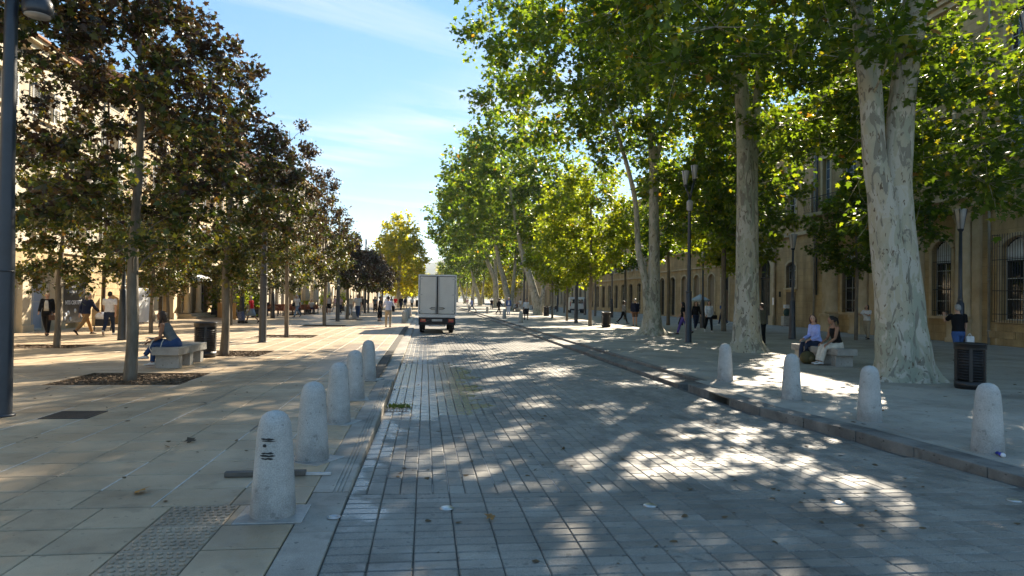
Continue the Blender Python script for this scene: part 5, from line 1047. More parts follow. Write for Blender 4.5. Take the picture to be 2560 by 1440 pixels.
# ------------------------------------------------------------------ lamps
M_post = mat("dark_blue_grey_post", (0.022, 0.028, 0.038), .38, .25, 3, .08, 40, spec=.55); M_postg = mat("grey_brown_post", (0.050, 0.050, 0.052), .42, .2, 3, .08, 40, spec=.5); M_lant = mat("frosted_lantern_glass", (0.42, 0.43, 0.45), .25, .08, 3, spec=.6)
def tallpost(label, x, y, m, H=7.2, bands=False, head=1):
    t = thing("lamp_post", label, "lamp post", (x, y, 0), 0, "tall tapered lamp posts")
    MB().lathe([(.135, 0), (.132, .02), (.118, 2.2), (.092, 3.2), (.080, 5.0), (.07, H), (.0, H + .01)], 20).build("pole", m, t); MB().lathe([(.17, 0), (.17, .025), (.136, .03)], 20).build("base_plate", m, t)
    MB().lathe([(.124, 1.93), (.124, 1.95)], 20).build("collar", M_iron, t)
    if bands:
        for z in (2.35, 2.95): MB().lathe([(.124, z), (.122, z + .05)], 20).build("band", M_iron, t)
    MB().tube([(0, 0, 5.62), (.12 * head, 0, 5.72), (.3 * head, 0, 5.72)], .03, 8).build("arm", m, t)
    hd_ = MB().lathe([(.17, 0), (.185, .05), (.185, .16), (.13, .26), (.04, .3), (.0, .301)], 20).build("lamp_head", m, t, (.33 * head, 0, 5.42)); MB().lathe([(.15, -.012), (.16, .0)], 20).build("lens", M_lant, hd_)
tallpost("dark lamp post with round lamp head cut by the left picture edge", -5.62, 9.92, M_post, H=9); tallpost("grey lamp post with two black bands between two maples on the left", -5.67, 24.88, M_postg, bands=True)
tallpost("lamp post rising through the dark maple before the terrace parasols", -5.76, 46.17, M_postg); tallpost("far grey lamp post on the left behind the man with backpack", -5.8, 67, M_postg); tallpost("thick dark pole left of the sunlit young plane on the right pavement", 10.62, 47.35, M_post, head=-1); tallpost("tall far pole on the right by the leaning plane", 10.8, 74.5, M_postg, head=-1)
def lantern(mb, c, s=1.0):
    mb.cur = 1; mb.lathe([(.06 * s, 0), (.075 * s, .02), (.155 * s, .56 * s), (.15 * s, .575 * s), (.02, .6 * s)], 16, c)
    mb.cur = 0
    for k in range(4):
        a = math.pi / 4 + k * math.pi / 2; mb.tube([(c[0] + .07 * s * math.cos(a), c[1] + .07 * s * math.sin(a), c[2]), (c[0] + .165 * s * math.cos(a), c[1] + .165 * s * math.sin(a), c[2] + .57 * s)], .010, 5)
    mb.lathe([(.05, -.09), (.085 * s, -.02), (.08 * s, .012)], 12, c)
def small_lantern(label, x, y, first=[None]):
    if first[0]: return dup(first[0], (x, y, 0), rng.uniform(0, 6), label)
    t = thing("lantern_post", label, "lamp post", (x, y, 0), 0, "small lantern posts in the inner rows"); first[0] = t
    MB().lathe([(.165, 0), (.16, .03), (.135, .9), (.115, 1.75), (.07, 1.82), (.06, 2.4), (.05, 4.1), (.0, 4.11)], 16).build("pole", M_post, t); MB().lathe([(.075, 1.80), (.078, 1.84), (.078, 1.9), (.07, 1.94)], 14).build("collar", M_postg, t)
    m = MB(); lantern(m, (0, 0, 4.2), 1.15); m.build("lantern", [M_post, M_lant], t)
for x, y, lb in ((16.85, 29.6, "lantern post left of the bench women, before the carved door house"), (17.5, 20.4, "lantern post behind the heavy man in black t-shirt"), (17.45, 41.3, "lantern post left of the woman in white blazer"), (17.75, 63.6, "thin lantern post behind the slatted bin on the right pavement"), (17.6, 74, "thin lantern post in front of the parked white van"), (-10.61, 25.6, "lantern post between the man in white t-shirt and the bench maple"), (-10.75, 41.9, "lantern post behind the woman in red top"), (-10.8, 50.3, "lantern post at the near edge of the cafe terrace"), (-10.8, 60.5, "lantern post among the closed parasols"), (17.6, 90, "far lantern post past the parked white van")): small_lantern(lb, x, y)
def twin(label, x, y, rz, first=[None]):
    if first[0]: return dup(first[0], (x, y, 0), rz, label)
    t = thing("twin_lantern_lamp", label, "lamp post", (x, y, 0), rz, "twin lantern lamps along the right kerb"); first[0] = t
    MB().lathe([(.15, 0), (.15, .03), (.135, .06), (.12, 2.0), (.09, 2.1), (.075, 3.0), (.062, 5.5), (.055, 5.95)], 18).build("pole", M_post, t); MB().lathe([(.128, 2.02), (.128, 2.1)], 16).build("collar", M_postg, t)
    MB().lathe([(.075, 5.38), (.125, 5.45), (.125, 5.72), (.13, 5.74), (.1, 5.8), (.05, 5.84)], 16).build("junction_box", mat("pale_grey_box", (.38, .38, .38), .5, .1, 4), t)
    for sx, z in ((-1, 6.45), (1, 6.68)):
        MB().tube([(0, 0, 5.85), (sx * .05, 0, 6.1), (sx * .13, 0, z - .22), (sx * .17, 0, z - .05)], [.05, .045, .04, .04], 8).build("arm", M_post, t); m = MB(); lantern(m, (sx * .18, 0, z)); m.build("lantern", [M_post, M_lant], t)
twin("twin lantern lamp with pale box between the mottled plane and the gnarled plane", 10.68, 26.7, -.2); twin("twin lantern lamp whose pale lantern pokes in at the top right corner", 10.98, 11.0, .1)
# ------------------------------------------------------------------ benches
M_bench = mat("grey_bench_concrete", (0.27, 0.255, 0.225), .8, .18, 3, .3, 90, col2=(.38, .36, .32), speck=.12, stain=.3)
def bench(label, x, y, L, first=[None]):
    t = thing("stone_bench", label, "bench", (x, y, 0), 0, "stone slab benches"); MB().box(-.29, .29, 0, L, .30, .475, ch=.012).build("seat", M_bench, t)
    lg = MB().box(-.25, .25, -.11, .11, 0, .299, ch=.008).mesh("leg", M_bench)
    for q in (.24, L / 2, L - .24): put("leg", lg, t, (0, q, 0))
bench("stone bench with the woman writing on a tablet, on the left pavement", -5.70, 15.92, 1.95); bench("stone bench with two women under the right planes", 11.10, 16.75, 2.3); bench("far stone bench with the seated dark figure on the right", 11.6, 84.2, 2.0)
# ------------------------------------------------------------------ litter bins
def bin_(label, x, y, first=[None], s=1):
    if first[0]: return dup(first[0], (x, y, 0), rng.uniform(0, 6), label)
    t = thing("litter_bin", label, "litter bin", (x, y, 0), .3, "dark slatted litter bins"); first[0] = t; M_bin = mat("brown_black_steel", (0.020, 0.017, 0.016), .45, .25, 6, .1, 50, spec=.5)
    MB().lathe([(.275, .03), (.28, .16)], 28, cap=True).build("base", M_bin, t); MB().lathe([(.262, .0), (.25, .03)], 20).build("foot", M_iron, t)
    MB().lathe([(.225, .17), (.225, .86)], 24).build("liner", M_iron, t)
    m = MB(); MBx = m
    m.lathe([(.285, .80), (.285, .90), (.295, .905), (.295, .925), (.255, .93), (.235, .90)], 28, cap=False); m.build("rim", M_bin, t)
    for i in range(6): a = 2 * math.pi * i / 6; MB().box(-.03, .03, .268, .284, .16, .80, M=Matrix.Rotation(a, 4, 'Z')).build("upright", M_bin, t)
    sm = MB(); n = 40
    for k in range(n):
        a0, a1 = 2 * math.pi * k / n, 2 * math.pi * (k + 1) / n
        vs = [(r * math.cos(a), r * math.sin(a), z) for a in (a0, a1) for (r, z) in ((.262, -.004), (.279, .018), (.276, .026), (.259, .004))]
        sm.add(vs, [(0, 1, 5, 4), (1, 2, 6, 5), (2, 3, 7, 6), (3, 0, 4, 7)])
    me = sm.mesh("slat", M_bin)
    for k in range(11): put("slat", me, t, (0, 0, .20 + k * .055), (R(4), 0, 0))
for x, y, lb in ((-5.77, 18.92, "slatted litter bin at the far end of the left bench"), (10.94, 12.49, "large looking slatted litter bin in front of the man in black t-shirt"), (11.09, 40.97, "slatted litter bin below the sunlit young plane"), (11.93, 66.6, "slatted litter bin at the foot of the leaning plane")): bin_(lb, x, y)
# ------------------------------------------------------------------ drains, studs, small things on the ground
M_cast = mat("cast_iron", (0.05, 0.048, 0.045), .55, .3, 9, .3, 60, metal=.4)
t = thing("drain_grate", "black ribbed drain grate in the left pavement by the near lamp post", "drain grate", (-4.72, 9.96, .004)); m = MB(); m.box(-.30, .30, -.30, -.27, -.01, .006); m.box(-.30, .30, .27, .30, -.01, .006); m.box(-.30, -.27, -.27, .27, -.01, .006); m.box(.27, .30, -.27, .27, -.01, .006); m.build("frame", M_cast, t); MB().box(-.269, .269, -.269, .269, -.02, -.003).build("pit", M_dark, t)
me = MB().box(-.268, .268, -.012, .012, -.002, .005).mesh("bar", M_cast)
for k in range(13): put("bar", me, t, (0, -.25 + k * .0417, 0))
t = thing("gutter_drain", "gutter drain with green weed against the left kerb", "drain", (-.42, 11.15, z_road(11.2, -.4))); m = MB()
for k in range(7): m.box(-.17 + k * .05, -.145 + k * .05, -.2, .2, -.01, .006)
m.box(-.19, .19, -.23, -.2, -.01, .006); m.box(-.19, .19, .2, .23, -.01, .006); m.build("grate", M_cast, t)
m = MB(); r_ = random.Random(8)
for k in range(140):
    x, y = r_.gauss(0, .10), r_.gauss(.28, .1); s = r_.uniform(.01, .03); m.add([(x, y, .004), (x + s, y + .01, .004), (x + s * .4 + r_.uniform(-.02, .02), y, .02 + s)], [(0, 1, 2)])
m.build("weed", mat("green_weed", (.12, .15, .02), .8, .3, 20), t)
ms = MB().lathe([(.058, 0), (.057, .005), (.042, .012), (.02, .016), (.0, .0165)], 24).mesh("road_stud", mat("brushed_steel", (.55, .53, .50), .32, .12, 20, metal=.9))
for x, lb in ((.20, "round steel road stud nearest the left kerb, in the middle foreground"), (1.90, "round steel road stud in the shade, second from the left kerb"), (3.60, "round steel road stud in the sun patch, third from the left kerb"), (5.3, "round steel road stud closest to the right kerb")):
    o = put("road_stud", ms, None, (x, 5.54, z_road(5.54, x) + .001)); tag(o, lb, "road stud", "round studs across the road")
o = MB().lathe([(.05, 0), (.05, .006), (.042, .0065), (.042, .004), (0, .0042)], 24).build("survey_plate", mat("pale_metal_plate", (.42, .42, .42), .4, .2, 30, metal=.5), None, (-.66, 5.30, .002)); tag(o, "small round metal plate set near the foot of the nearest bollard", "plate")
t = thing("crushed_can", "crushed blue can lying beside the nearest right bollard", "can", (6.40, 6.88, .03), 1.2); MB().tube([(-.07, 0, 0), (-.03, .006, .004), (.01, -.004, -.006), (.05, .006, 0)], [.028, .026, .02, .024], 10, flat=[(1, .9), (1, .7), (1, .5), (1, .7)]).build("can_body", mat("blue_can_print", (.02, .03, .38), .3, .2, 12, spec=.6), t); MB().tube([(-.095, 0, .002), (-.07, 0, 0)], [.022, .027], 10).build("can_end", mat("white_can_end", (.7, .7, .72), .35, .1, 9), t)
M_ply = mat("weathered_board", (.10, .085, .07), .6, .3, 5, .2, 50, stretch=(1, 8, 8)); o = MB().box(-.36, .36, -.035, .035, 0, .045, ch=.006).build("board", M_ply, None, (-1.44, 6.56, .004), .03); tag(o, "short dark board lying behind the nearest left bollard", "board"); o = MB().box(-.13, .13, -.02, .02, 0, .022, ch=.003).build("board", mat("pale_lath", (.5, .48, .45), .6, .15, 8), None, (-.98, 6.56, .004), -.05); tag(o, "thin pale lath sticking out right of the nearest left bollard", "board")
def leaf_obj(label, x, y, z, rz, col, s):
    V, F = leaf_batch(np.zeros((1, 3)), np.array([[1., .2, .25]]), np.array([[0., .2, 1.]]), np.array([s]), L5); V[:, 2] += .02 - V[:, 2].min() * 0; o = put("fallen_leaf", quads("fallen_leaf", V, F, mat("dry_leaf_" + col, dict(brown=(.22, .11, .03), dark=(.05, .035, .02), orange=(.35, .16, .03))[col], .8, .3, 30)), None, (x, y, z), rz); tag(o, label, "leaf", "fallen leaves lying singly")
leaf_obj("curled orange brown leaf on the wet slabs left of the nearest bollard", -2.38, 6.05, .004, .4, "orange", .13); leaf_obj("dark twiggy leaf on the slabs behind the orange brown leaf", -2.58, 8.07, .004, 2.1, "dark", .13); leaf_obj("small dark leaf near the corner of the big mulch bed", -6.4, 12.5, .004, 1.1, "dark", .12); leaf_obj("small dark leaf by the third slab row right of the lamp post", -3.3, 10.9, .004, 4.1, "dark", .10); leaf_obj("brown leaf in the road near the steel stud", .55, 5.2, -.012, 2.5, "brown", .09); leaf_obj("dark leaf on the pavement before the fourth left bollard", -1.75, 17.6, .004, .9, "dark", .14)
g = np.random.default_rng(4); n = 520
X = np.concatenate([g.uniform(-.6, 5.2, 210), g.uniform(6, 13, 190), g.uniform(-9, -1.3, 120)]); Y = np.concatenate([2.6 + g.gamma(2.2, 3.2, 210), 6 + g.gamma(2, 5, 190), 4 + g.gamma(2, 5, 120)]); Z = np.array([z_road(b, a) if -.62 < a < kerb_x(b) else 0 for a, b in zip(X, Y)]) + .008
V, F = leaf_batch(np.stack([X, Y, Z], 1), g.normal(size=(n, 3)) * [1, 1, .1], np.array([0, 0, 1.]) + g.normal(size=(n, 3)) * .25, g.uniform(.02, .075, n), L3); stuff(tag(put("leaf_litter", quads("leaf_litter", V, F, mat("dry_litter", (.05, .035, .02), .9, .4, 40, col2=(.16, .10, .04), coord='World'))), "small dry leaves and crumbs scattered over the road and pavements", "leaf litter"))
# ------------------------------------------------------------------ things people hold or wear
HP = lambda loc, rz, p: Matrix.Translation(loc) @ Matrix.Rotation(rz, 4, 'Z') @ Vector(p)
t = thing("tablet", "dark tablet on the lap of the woman on the left bench", "tablet", (-6.06, 16.24, .655), R(90)); MB().box(-.10, .10, -.15, .15, 0, .012, M=Matrix.Rotation(R(4), 4, 'X'), ch=.003).build("case", M_iron, t); MB().box(-.09, .09, -.14, .14, .0125, .014, M=Matrix.Rotation(R(4), 4, 'X')).build("page", mat("pale_page", (.62, .60, .52), .6, .05, 6), t)
o = MB().tube([(0, -.05, .10), (-.05, -.13, .04), (-.09, -.16, -.10), (-.02, -.165, -.22), (.06, -.16, -.24), (.13, -.16, -.14), (.16, -.12, .02), (.17, -.04, .09)], .009, 6, flat=[(1.6, .6)] * 8).build("bag_strap", CL["cream"], None, (-5.98, 16.18, .56)); tag(o, "cream bag strap hanging over the thigh of the woman on the left bench", "strap")
t = thing("shopping_trolley", "blue checked shopping trolley pulled by the woman in red", "trolley", (-10.55, 41.25, 0), R(75)); MB().box(-.17, .17, -.13, .13, .16, .68, M=Matrix.Rotation(R(-12), 4, 'X'), ch=.03).build("bag", mat("blue_checked_cloth", (.03, .04, .12), .8, .3, 26, col2=(.25, .28, .42)), t); m = MB()
for sx in (-1, 1): m.tube([(sx * .14, .16, .1), (sx * .14, -.06, .72), (sx * .1, -.14, .95)], .01, 6)
m.tube([(-.1, -.14, .95), (.1, -.14, .95)], .014, 6); m.build("handle", M_iron, t)
wm = MB().lathe([(.085, -.02), (.085, .02)], 14, M=Matrix.Rotation(R(90), 4, 'Y')).mesh("wheel", M_iron)
for sx in (-1, 1): put("wheel", wm, t, (sx * .19, .1, .085)); put("wheel", wm, t, (sx * .15, -.15, .085))
def bag(label, name, x, y, z, rz, d, col, cat="bag", strap=None):
    t = thing(name, label, cat, (x, y, z), rz); MB().box(-d[0] / 2, d[0] / 2, -d[1] / 2, d[1] / 2, 0, d[2], ch=min(d) * .3).build("bag_body", CL[col] if isinstance(col, str) else col, t)
    if strap: MB().tube(strap, .012, 6).build("strap", CL[col] if isinstance(col, str) else col, t)
    return t
bag("white carrier bag in the hand of the heavy man in black t-shirt", "carrier_bag", 16.0, 18.28, .44, -.3, (.22, .12, .34), "white", strap=[(-.06, 0, .33), (0, 0, .42), (.06, 0, .33)])
bag("black shoulder bag of the man in beige trousers", "shoulder_bag", -1.74, 37.86, .86, .1, (.16, .22, .32), "black", strap=[(-.02, .06, .3), (-.06, .02, .58), (-.02, -.06, .3)]); bag("black cross-body bag of the man in pale shirt by the terrace", "cross_body_bag", -9.98, 53.55, .82, .4, (.2, .12, .26), "black", strap=[(0, 0, .24), (.22, -.13, .45), (.38, -.02, .64)])
bag("dark handbag carried by the blonde woman in black cardigan", "handbag", -14.14, 27.98, .58, .5, (.2, .1, .2), "brown", strap=[(-.06, 0, .18), (0, 0, .32), (.06, 0, .18)]); bag("pale paper bag standing by the metal chair near the man with backpack", "paper_bag", -5.25, 52.3, 0, .2, (.42, .24, .52), "ltgrey"); bag("dark handbag of the woman in white blazer", "handbag", 15.83, 35.8, .72, .2, (.26, .14, .22), "black", strap=[(-.06, 0, .2), (0, 0, .42), (.06, 0, .2)])
t = thing("backpack", "olive canvas backpack slumped on the ground under the right bench", "backpack", (10.52, 17.68, 0), .5); m = MB(); m.ell((0, 0, .17), (.24, .19, .19), 14, 9); m.ell((.08, -.06, .1), (.2, .2, .1), 12, 8); put("backpack_body", remesh(m, .02, "backpack_body", cloth("olive_canvas", (.085, .075, .035))), t); MB().ell((-.05, -.17, .15), (.12, .07, .09), 10, 7).build("pocket", cloth("olive_canvas2", (.10, .088, .042)), t); MB().tube([(-.1, .05, .33), (-.02, .0, .42), (.08, -.02, .34)], .014, 6).build("strap", CL["black"], t)
# black dog sitting
t = thing("dog", "black dog sitting upright by the brown stemmed tree", "dog", (17.55, 45.2, 0), R(170)); m = MB(); m.tube([(0, -.16, .16), (0, -.06, .3), (0, .06, .45), (0, .12, .56), (0, .16, .66)], [.14, .15, .13, .085, .075], 12); m.ell((0, .2, .72), (.075, .1, .075), 10, 8); m.tube([(0, .25, .71), (0, .36, .68)], [.045, .028], 8)
for q in (-1, 1): m.tube([(q * .09, .1, .4), (q * .085, .15, .2), (q * .085, .16, .03), (q * .085, .22, .02)], [.055, .036, .03, .03], 8); m.ell((q * .11, -.1, .14), (.075, .15, .13), 10, 8); m.tube([(q * .12, -.02, .05), (q * .12, .12, .03)], [.04, .03], 8); m.tube([(q * .06, .17, .77), (q * .08, .15, .86)], [.03, .008], 6)
m.tube([(0, -.26, .08), (0, -.4, .04), (.08, -.5, .03)], [.035, .025, .012], 8); put("body", remesh(m, .02, "body", mat("black_fur", (.014, .013, .012), .8, .3, 40, .5, 120)), t); MB().ell((0, .368, .688), (.02, .014, .014), 8, 6).build("nose", M_iron, t); MB().tube([(0, .13, .6), (0, .15, .615)], [.083, .083], 12).build("collar", CL["red"], t)
# ------------------------------------------------------------------ box truck
M_tw = mat("white_truck_panel", (.62, .63, .61), .45, .06, 1.5, .05, 8, spec=.4); M_alu = mat("aluminium_trim", (.42, .42, .43), .35, .1, 8, metal=.6); M_rub = mat("black_rubber", (.012, .012, .012), .75, .2, 9); M_chas = mat("dark_chassis", (.018, .018, .02), .6, .3, 6); M_red = mat("red_lamp_lens", (.35, .02, .015), .2, .1, 9, spec=.7); M_amb = mat("orange_lamp_lens", (.55, .16, .03), .2, .1, 9, spec=.7); M_tyre = mat("tyre_rubber", (.016, .016, .016), .85, .2, 20)
t = thing("box_truck", "white box truck seen from behind, driving up the avenue", "truck", (.595, 34.8, z_road(35)), 0); W2 = .955
m = MB(); m.box(-W2, W2, 0.05, 3.7, .92, 2.96); m.build("box_body", M_tw, t)
m = MB(); m.box(-W2 - .012, -W2 + .055, -.03, .049, .90, 2.98); m.box(W2 - .055, W2 + .012, -.03, .049, .90, 2.98); m.box(-W2 + .055, W2 - .055, -.03, .049, 2.90, 2.98); m.box(-W2 + .055, W2 - .055, -.04, .049, .80, .96); m.build("rear_frame", M_alu, t)
m = MB(); m.box(-W2 + .056, W2 - .056, .02, .048, .961, 2.899); m.build("gasket", M_rub, t)
for sx in (-1, 1):
    a, b = (-W2 + .085, -.035) if sx < 0 else (.035, W2 - .085)
    d = MB().box(a, b, -.015, .019, .99, 2.87, ch=.006).build("rear_door", M_tw, t); e = (-.075 if sx < 0 else .075)
    MB().tube([(e, -.035, .93), (e, -.035, 2.93)], .014, 8).build("locking_bar", M_alu, d); c = sx * .21
    m = MB(); m.box(c - .11, c + .11, -.045, -.016, 1.21, 1.23); m.box(c - .11, c + .11, -.045, -.016, 1.29, 1.31); m.box(c + sx * .09, c + sx * .11, -.045, -.016, 1.23, 1.29); m.build("handle", M_rub, d); MB().ell((sx * .36, -.02, 1.26), (.022, .012, .022), 8, 6).build("latch", M_rub, d)
    for z in (1.13, 1.95, 2.75): MB().box(sx * (W2 - .20), sx * (W2 + .0), -.045, -.016, z - .025, z + .025).build("hinge", M_alu, d) if sx > 0 else MB().box(-W2, -W2 + .20, -.045, -.016, z - .025, z + .025).build("hinge", M_alu, d)
m = MB(); m.box(-.78, .78, .1, 5.4, .46, .839); m.build("chassis", M_chas, t)
m = MB(); m.box(-W2 + .02, W2 - .02, -.03, .09, .42, .80, ch=.02); m.build("bumper", M_chas, t)
for sx in (-1, 1):
    l = MB().box(sx * .70 - .14, sx * .70 + .14, -.055, -.031, .56, .72, ch=.01).build("tail_light", M_red, t); MB().box(sx * .70 - .09, sx * .70 + .09, -.062, -.056, .645, .705).build("indicator", M_amb, l)
MB().box(-.26, .26, -.05, -.032, .60, .71, ch=.004).build("number_plate", mat("pale_number_plate", (.5, .5, .5), .5, .3, 14), t)
m = MB(); m.tube([(-.42, -.02, .37), (.42, -.02, .37)], .03, 8); m.box(-.42, -.36, 0, .05, .37, .45); m.box(.36, .42, 0, .05, .37, .45); m.build("step_bar", M_alu, t)
for sx in (-1, 1):
    for y in (.85, 4.3):
        w = MB().lathe([(.2, -.12), (.33, -.115), (.345, -.06), (.345, .06), (.33, .115), (.2, .12)], 24, M=Matrix.Rotation(R(90), 4, 'Y')).build("wheel", M_tyre, t, (sx * .74, y, .345)); MB().lathe([(.02, -.09), (.19, -.1), (.2, .1), (.02, .11)], 18, M=Matrix.Rotation(R(90), 4, 'Y')).build("rim", M_alu, w)
    MB().box(sx * .74 - .15, sx * .74 + .15, .26, .275, .18, .60).build("mudflap", M_rub, t)
m = MB(); m.prism([(3.75, .5), (5.55, .5), (5.6, 1.2), (5.1, 1.9), (4.6, 2.12), (3.75, 2.12)], -.9, .9, M=Matrix.Rotation(R(90), 4, 'Z') @ Matrix.Rotation(R(0), 4, 'X')); m.build("cab", M_tw, t)
for sx in (-1, 1): MB().box(sx * 1.08 - .08, sx * 1.08 + .08, 4.75, 4.81, 1.25, 1.65, ch=.02).build("mirror", M_rub, t)
# ------------------------------------------------------------------ parked van on the right
t = thing("van", "white van parked by the right-hand houses, seen from behind", "van", (18.6, 82.4, 0), R(-8)); m = MB(); m.prism([(0, .35), (4.6, .35), (4.7, .9), (4.1, 1.15), (3.5, 1.92), (.12, 1.98), (0, 1.8)], -.9, .9, M=Matrix.Rotation(R(90), 4, 'Z')); m.build("body", M_tw, t)
for sx in (-1, 1):
    d = MB().box(sx * .44 - .41, sx * .44 + .41, -.03, .0, .55, 1.84, ch=.015).build("rear_door", M_tw, t); MB().box(sx * .44 - .3, sx * .44 + .3, -.038, -.031, 1.2, 1.7).build("window", M_pane, d)
    MB().box(sx * .84 - .05, sx * .84 + .05, -.04, .02, .85, 1.4).build("tail_light", M_red, t)
    for y in (.8, 3.7): MB().lathe([(.18, -.1), (.31, -.1), (.32, .1), (.18, .1)], 20, M=Matrix.Rotation(R(90), 4, 'Y')).build("wheel", M_tyre, t, (sx * .8, y, .32))
MB().box(-.88, .88, -.06, .05, .33, .52, ch=.02).build("bumper", M_chas, t); MB().box(-.26, .26, -.07, -.061, .40, .5).build("number_plate", mat("pale_number_plate", (.5, .5, .5), .5), t)
# ------------------------------------------------------------------ cafe terrace and shop things on the left
M_canv = mat("beige_parasol_canvas", (.50, .43, .31), .9, .12, 4, .3, 30); M_rattan = mat("red_brown_rattan", (.22, .075, .035), .7, .25, 20, .5, 80); M_teak = mat("warm_fence_wood", (.36, .21, .07), .7, .25, 4, .4, 40, col2=(.50, .31, .12), stretch=(5, 5, 1), rnd=.15); M_plant = mat("planter_leaf", (.07, .13, .02), .6, .4, 6, col2=(.15, .22, .04)); M_steel = mat("dark_steel_frame", (.025, .027, .03), .4, .2, 5)
def parasol(label, x, y, H, first=[None]):
    if first[0]: return dup(first[0], (x, y, 0), rng.uniform(0, 6), label, scale=(1, 1, H / 3.7))
    t = thing("closed_parasol", label, "parasol", (x, y, 0), 0, "closed parasols on the cafe terrace"); first[0] = t; MB().lathe([(.035, 0), (.035, 3.7)], 10).build("pole", M_teak, t); MB().box(-.35, .35, -.35, .35, 0, .1, ch=.02).build("base", M_chas, t)
    MB().tube([(0, 0, 1.25), (0, 0, 1.5), (0, 0, 2.4), (0, 0, 3.2), (0, 0, 3.62), (0, 0, 3.72)], [.34, .37, .31, .20, .09, .02], 32, wob=lambda i, th: 1 + .16 * math.sin(8 * th + i * .3) + .05 * math.sin(3 * th)).build("canopy", M_canv, t)
    MB().lathe([(.30, 2.0), (.30, 2.06)], 20).build("tie", CL["cream"], t)
for x, y, H, lb in ((-10.95, 58.5, 3.72, "closed beige parasol, tallest and leftmost of the three on the terrace"), (-10.6, 62.0, 3.6, "closed beige parasol, middle of the three on the terrace"), (-10.25, 65.0, 3.2, "closed beige parasol, rightmost and lowest of the three on the terrace"), (-10.3, 74, 3.3, "closed pale parasol further along past the terrace maples"), (-9.6, 82, 3.4, "closed pale parasol farthest along the cafe fronts")): parasol(lb, x, y, H)
def chair(label, x, y, rz, m, first={}, group="rattan chairs on the cafe terrace", cat="chair"):
    if m.name in first: return dup(first[m.name], (x, y, 0), rz, label, group)
    t = thing("terrace_chair", label, cat, (x, y, 0), rz, group); first[m.name] = t; MB().box(-.22, .22, -.22, .22, .42, .46, ch=.015).build("seat", m, t); b = MB()
    b.add([(-.22 + .44 * i / 6, -.22 - .05 * math.sin(math.pi * i / 6) - (.06 if k else 0), .46 + .40 * k) for k in (0, 1) for i in range(7)], [(i, i + 1, i + 8, i + 7) for i in range(6)]); b.add([(-.22 + .44 * i / 6, -.25 - .05 * math.sin(math.pi * i / 6) - (.06 if k else 0), .46 + .40 * k) for k in (0, 1) for i in range(7)], [(i, i + 1, i + 8, i + 7) for i in range(6)]); b.build("backrest", m, t)
    lg = MB().tube([(0, 0, 0), (0, 0, .42)], .016, 6).mesh("leg", M_steel)
    for sx in (-1, 1):
        for sy in (-1, 1): put("leg", lg, t, (sx * .19, sy * .19, 0))
        MB().tube([(sx * .22, -.26, .66), (sx * .23, 0, .67), (sx * .22, .18, .64), (sx * .21, .2, .44)], .014, 6).build("armrest", m, t)
def table(label, x, y, first=[None]):
    if first[0]: return dup(first[0], (x, y, 0), 0, label)
    t = thing("terrace_table", label, "table", (x, y, 0), 0, "tables on the cafe terrace"); first[0] = t; MB().box(-.33, .33, -.33, .33, .72, .75, ch=.006).build("tabletop", M_teak, t); MB().lathe([(.2, 0), (.2, .02), (.03, .03), (.03, .719)], 12).build("pedestal", M_steel, t)
k = 0; NTH = ["first", "second", "third", "fourth", "fifth", "sixth", "seventh", "eighth"]
for i in range(6):
    y = 53.0 + i * 2.3; x = -12.3 + i * .42
    table("terrace table, %s along the front row from the wooden screen" % NTH[i], x, y)
    for (dx, dy, rz), sd in zip(((-.05, -.62, 0), (.05, .62, math.pi), (.6, .1, math.pi / 2)), ("near", "far", "street")):
        chair("rattan chair on the %s side of the terrace's %s front row table" % (sd, NTH[i]), x + dx, y + dy, rz + rng.uniform(-.2, .2), M_rattan)
for i in range(5):
    y = 54.5 + i * 2.4; x = -13.9 + i * .35
    table("terrace table, %s along the back row under the parasols" % NTH[i], x, y)
    for dy, rz in ((-.62, 0), (.62, math.pi)): chair("rattan chair on the %s side of the terrace's %s back row table" % ("near" if dy < 0 else "far", NTH[i]), x, y + dy, rz + rng.uniform(-.2, .2), M_rattan)
chair("grey metal chair with white seat left of the man with backpack", -5.85, 53.2, R(200), M_alu, group="single metal chair")
for i in range(7): chair("dark chair of the right-hand cafe, %s nearest, left of the parked white van" % NTH[i], 13.6 + (i % 3) * .9, 78 + i * 1.3, i * 1.1, M_rub, group="dark chairs of the right-hand cafe")
# wooden screen of upright boards and planter
t = thing("wooden_screen", "low screen of upright warm wooden boards behind the woman in red", "screen", (-13.1, 47.2, 0), R(-62)); me = MB().box(-.068, .068, -.012, .012, .06, 1.12).mesh("board", M_teak)
for i in range(36): put("board", me, t, (-2.6 + i * .145, 0, rng.uniform(-.01, .01)))
MB().box(-2.7, 2.7, .014, .05, .9, 1.0).build("rail", M_teak, t); MB().box(-2.7, 2.7, .014, .05, .2, .3).build("rail", M_teak, t)
def planter(label, x, y, s, m, kind=0, seed=0, w=.5, h=.6):
    t = thing("planter", label, "planter", (x, y, 0), 0, "planters by the cafe fronts"); MB().box(-w / 2, w / 2, -w / 2, w / 2, 0, h, ch=.02).build("pot", m, t); g = np.random.default_rng(seed); n = 420
    C = g.normal(size=(n, 3)) * [.22 * s, .22 * s, .30 * s] + [0, 0, h + .5 * s]; V, F = leaf_batch(C, g.normal(size=(n, 3)) + [0, 0, .6], g.normal(size=(n, 3)), g.uniform(.08, .16, n) * s, L3); put("foliage", quads("foliage", V, F, M_leafp, colattr=pal_bright(C, g)), t); MB().tube([(0, 0, h - .05), (0, 0, h + .5 * s)], .02, 6).build("stem", M_bark, t)
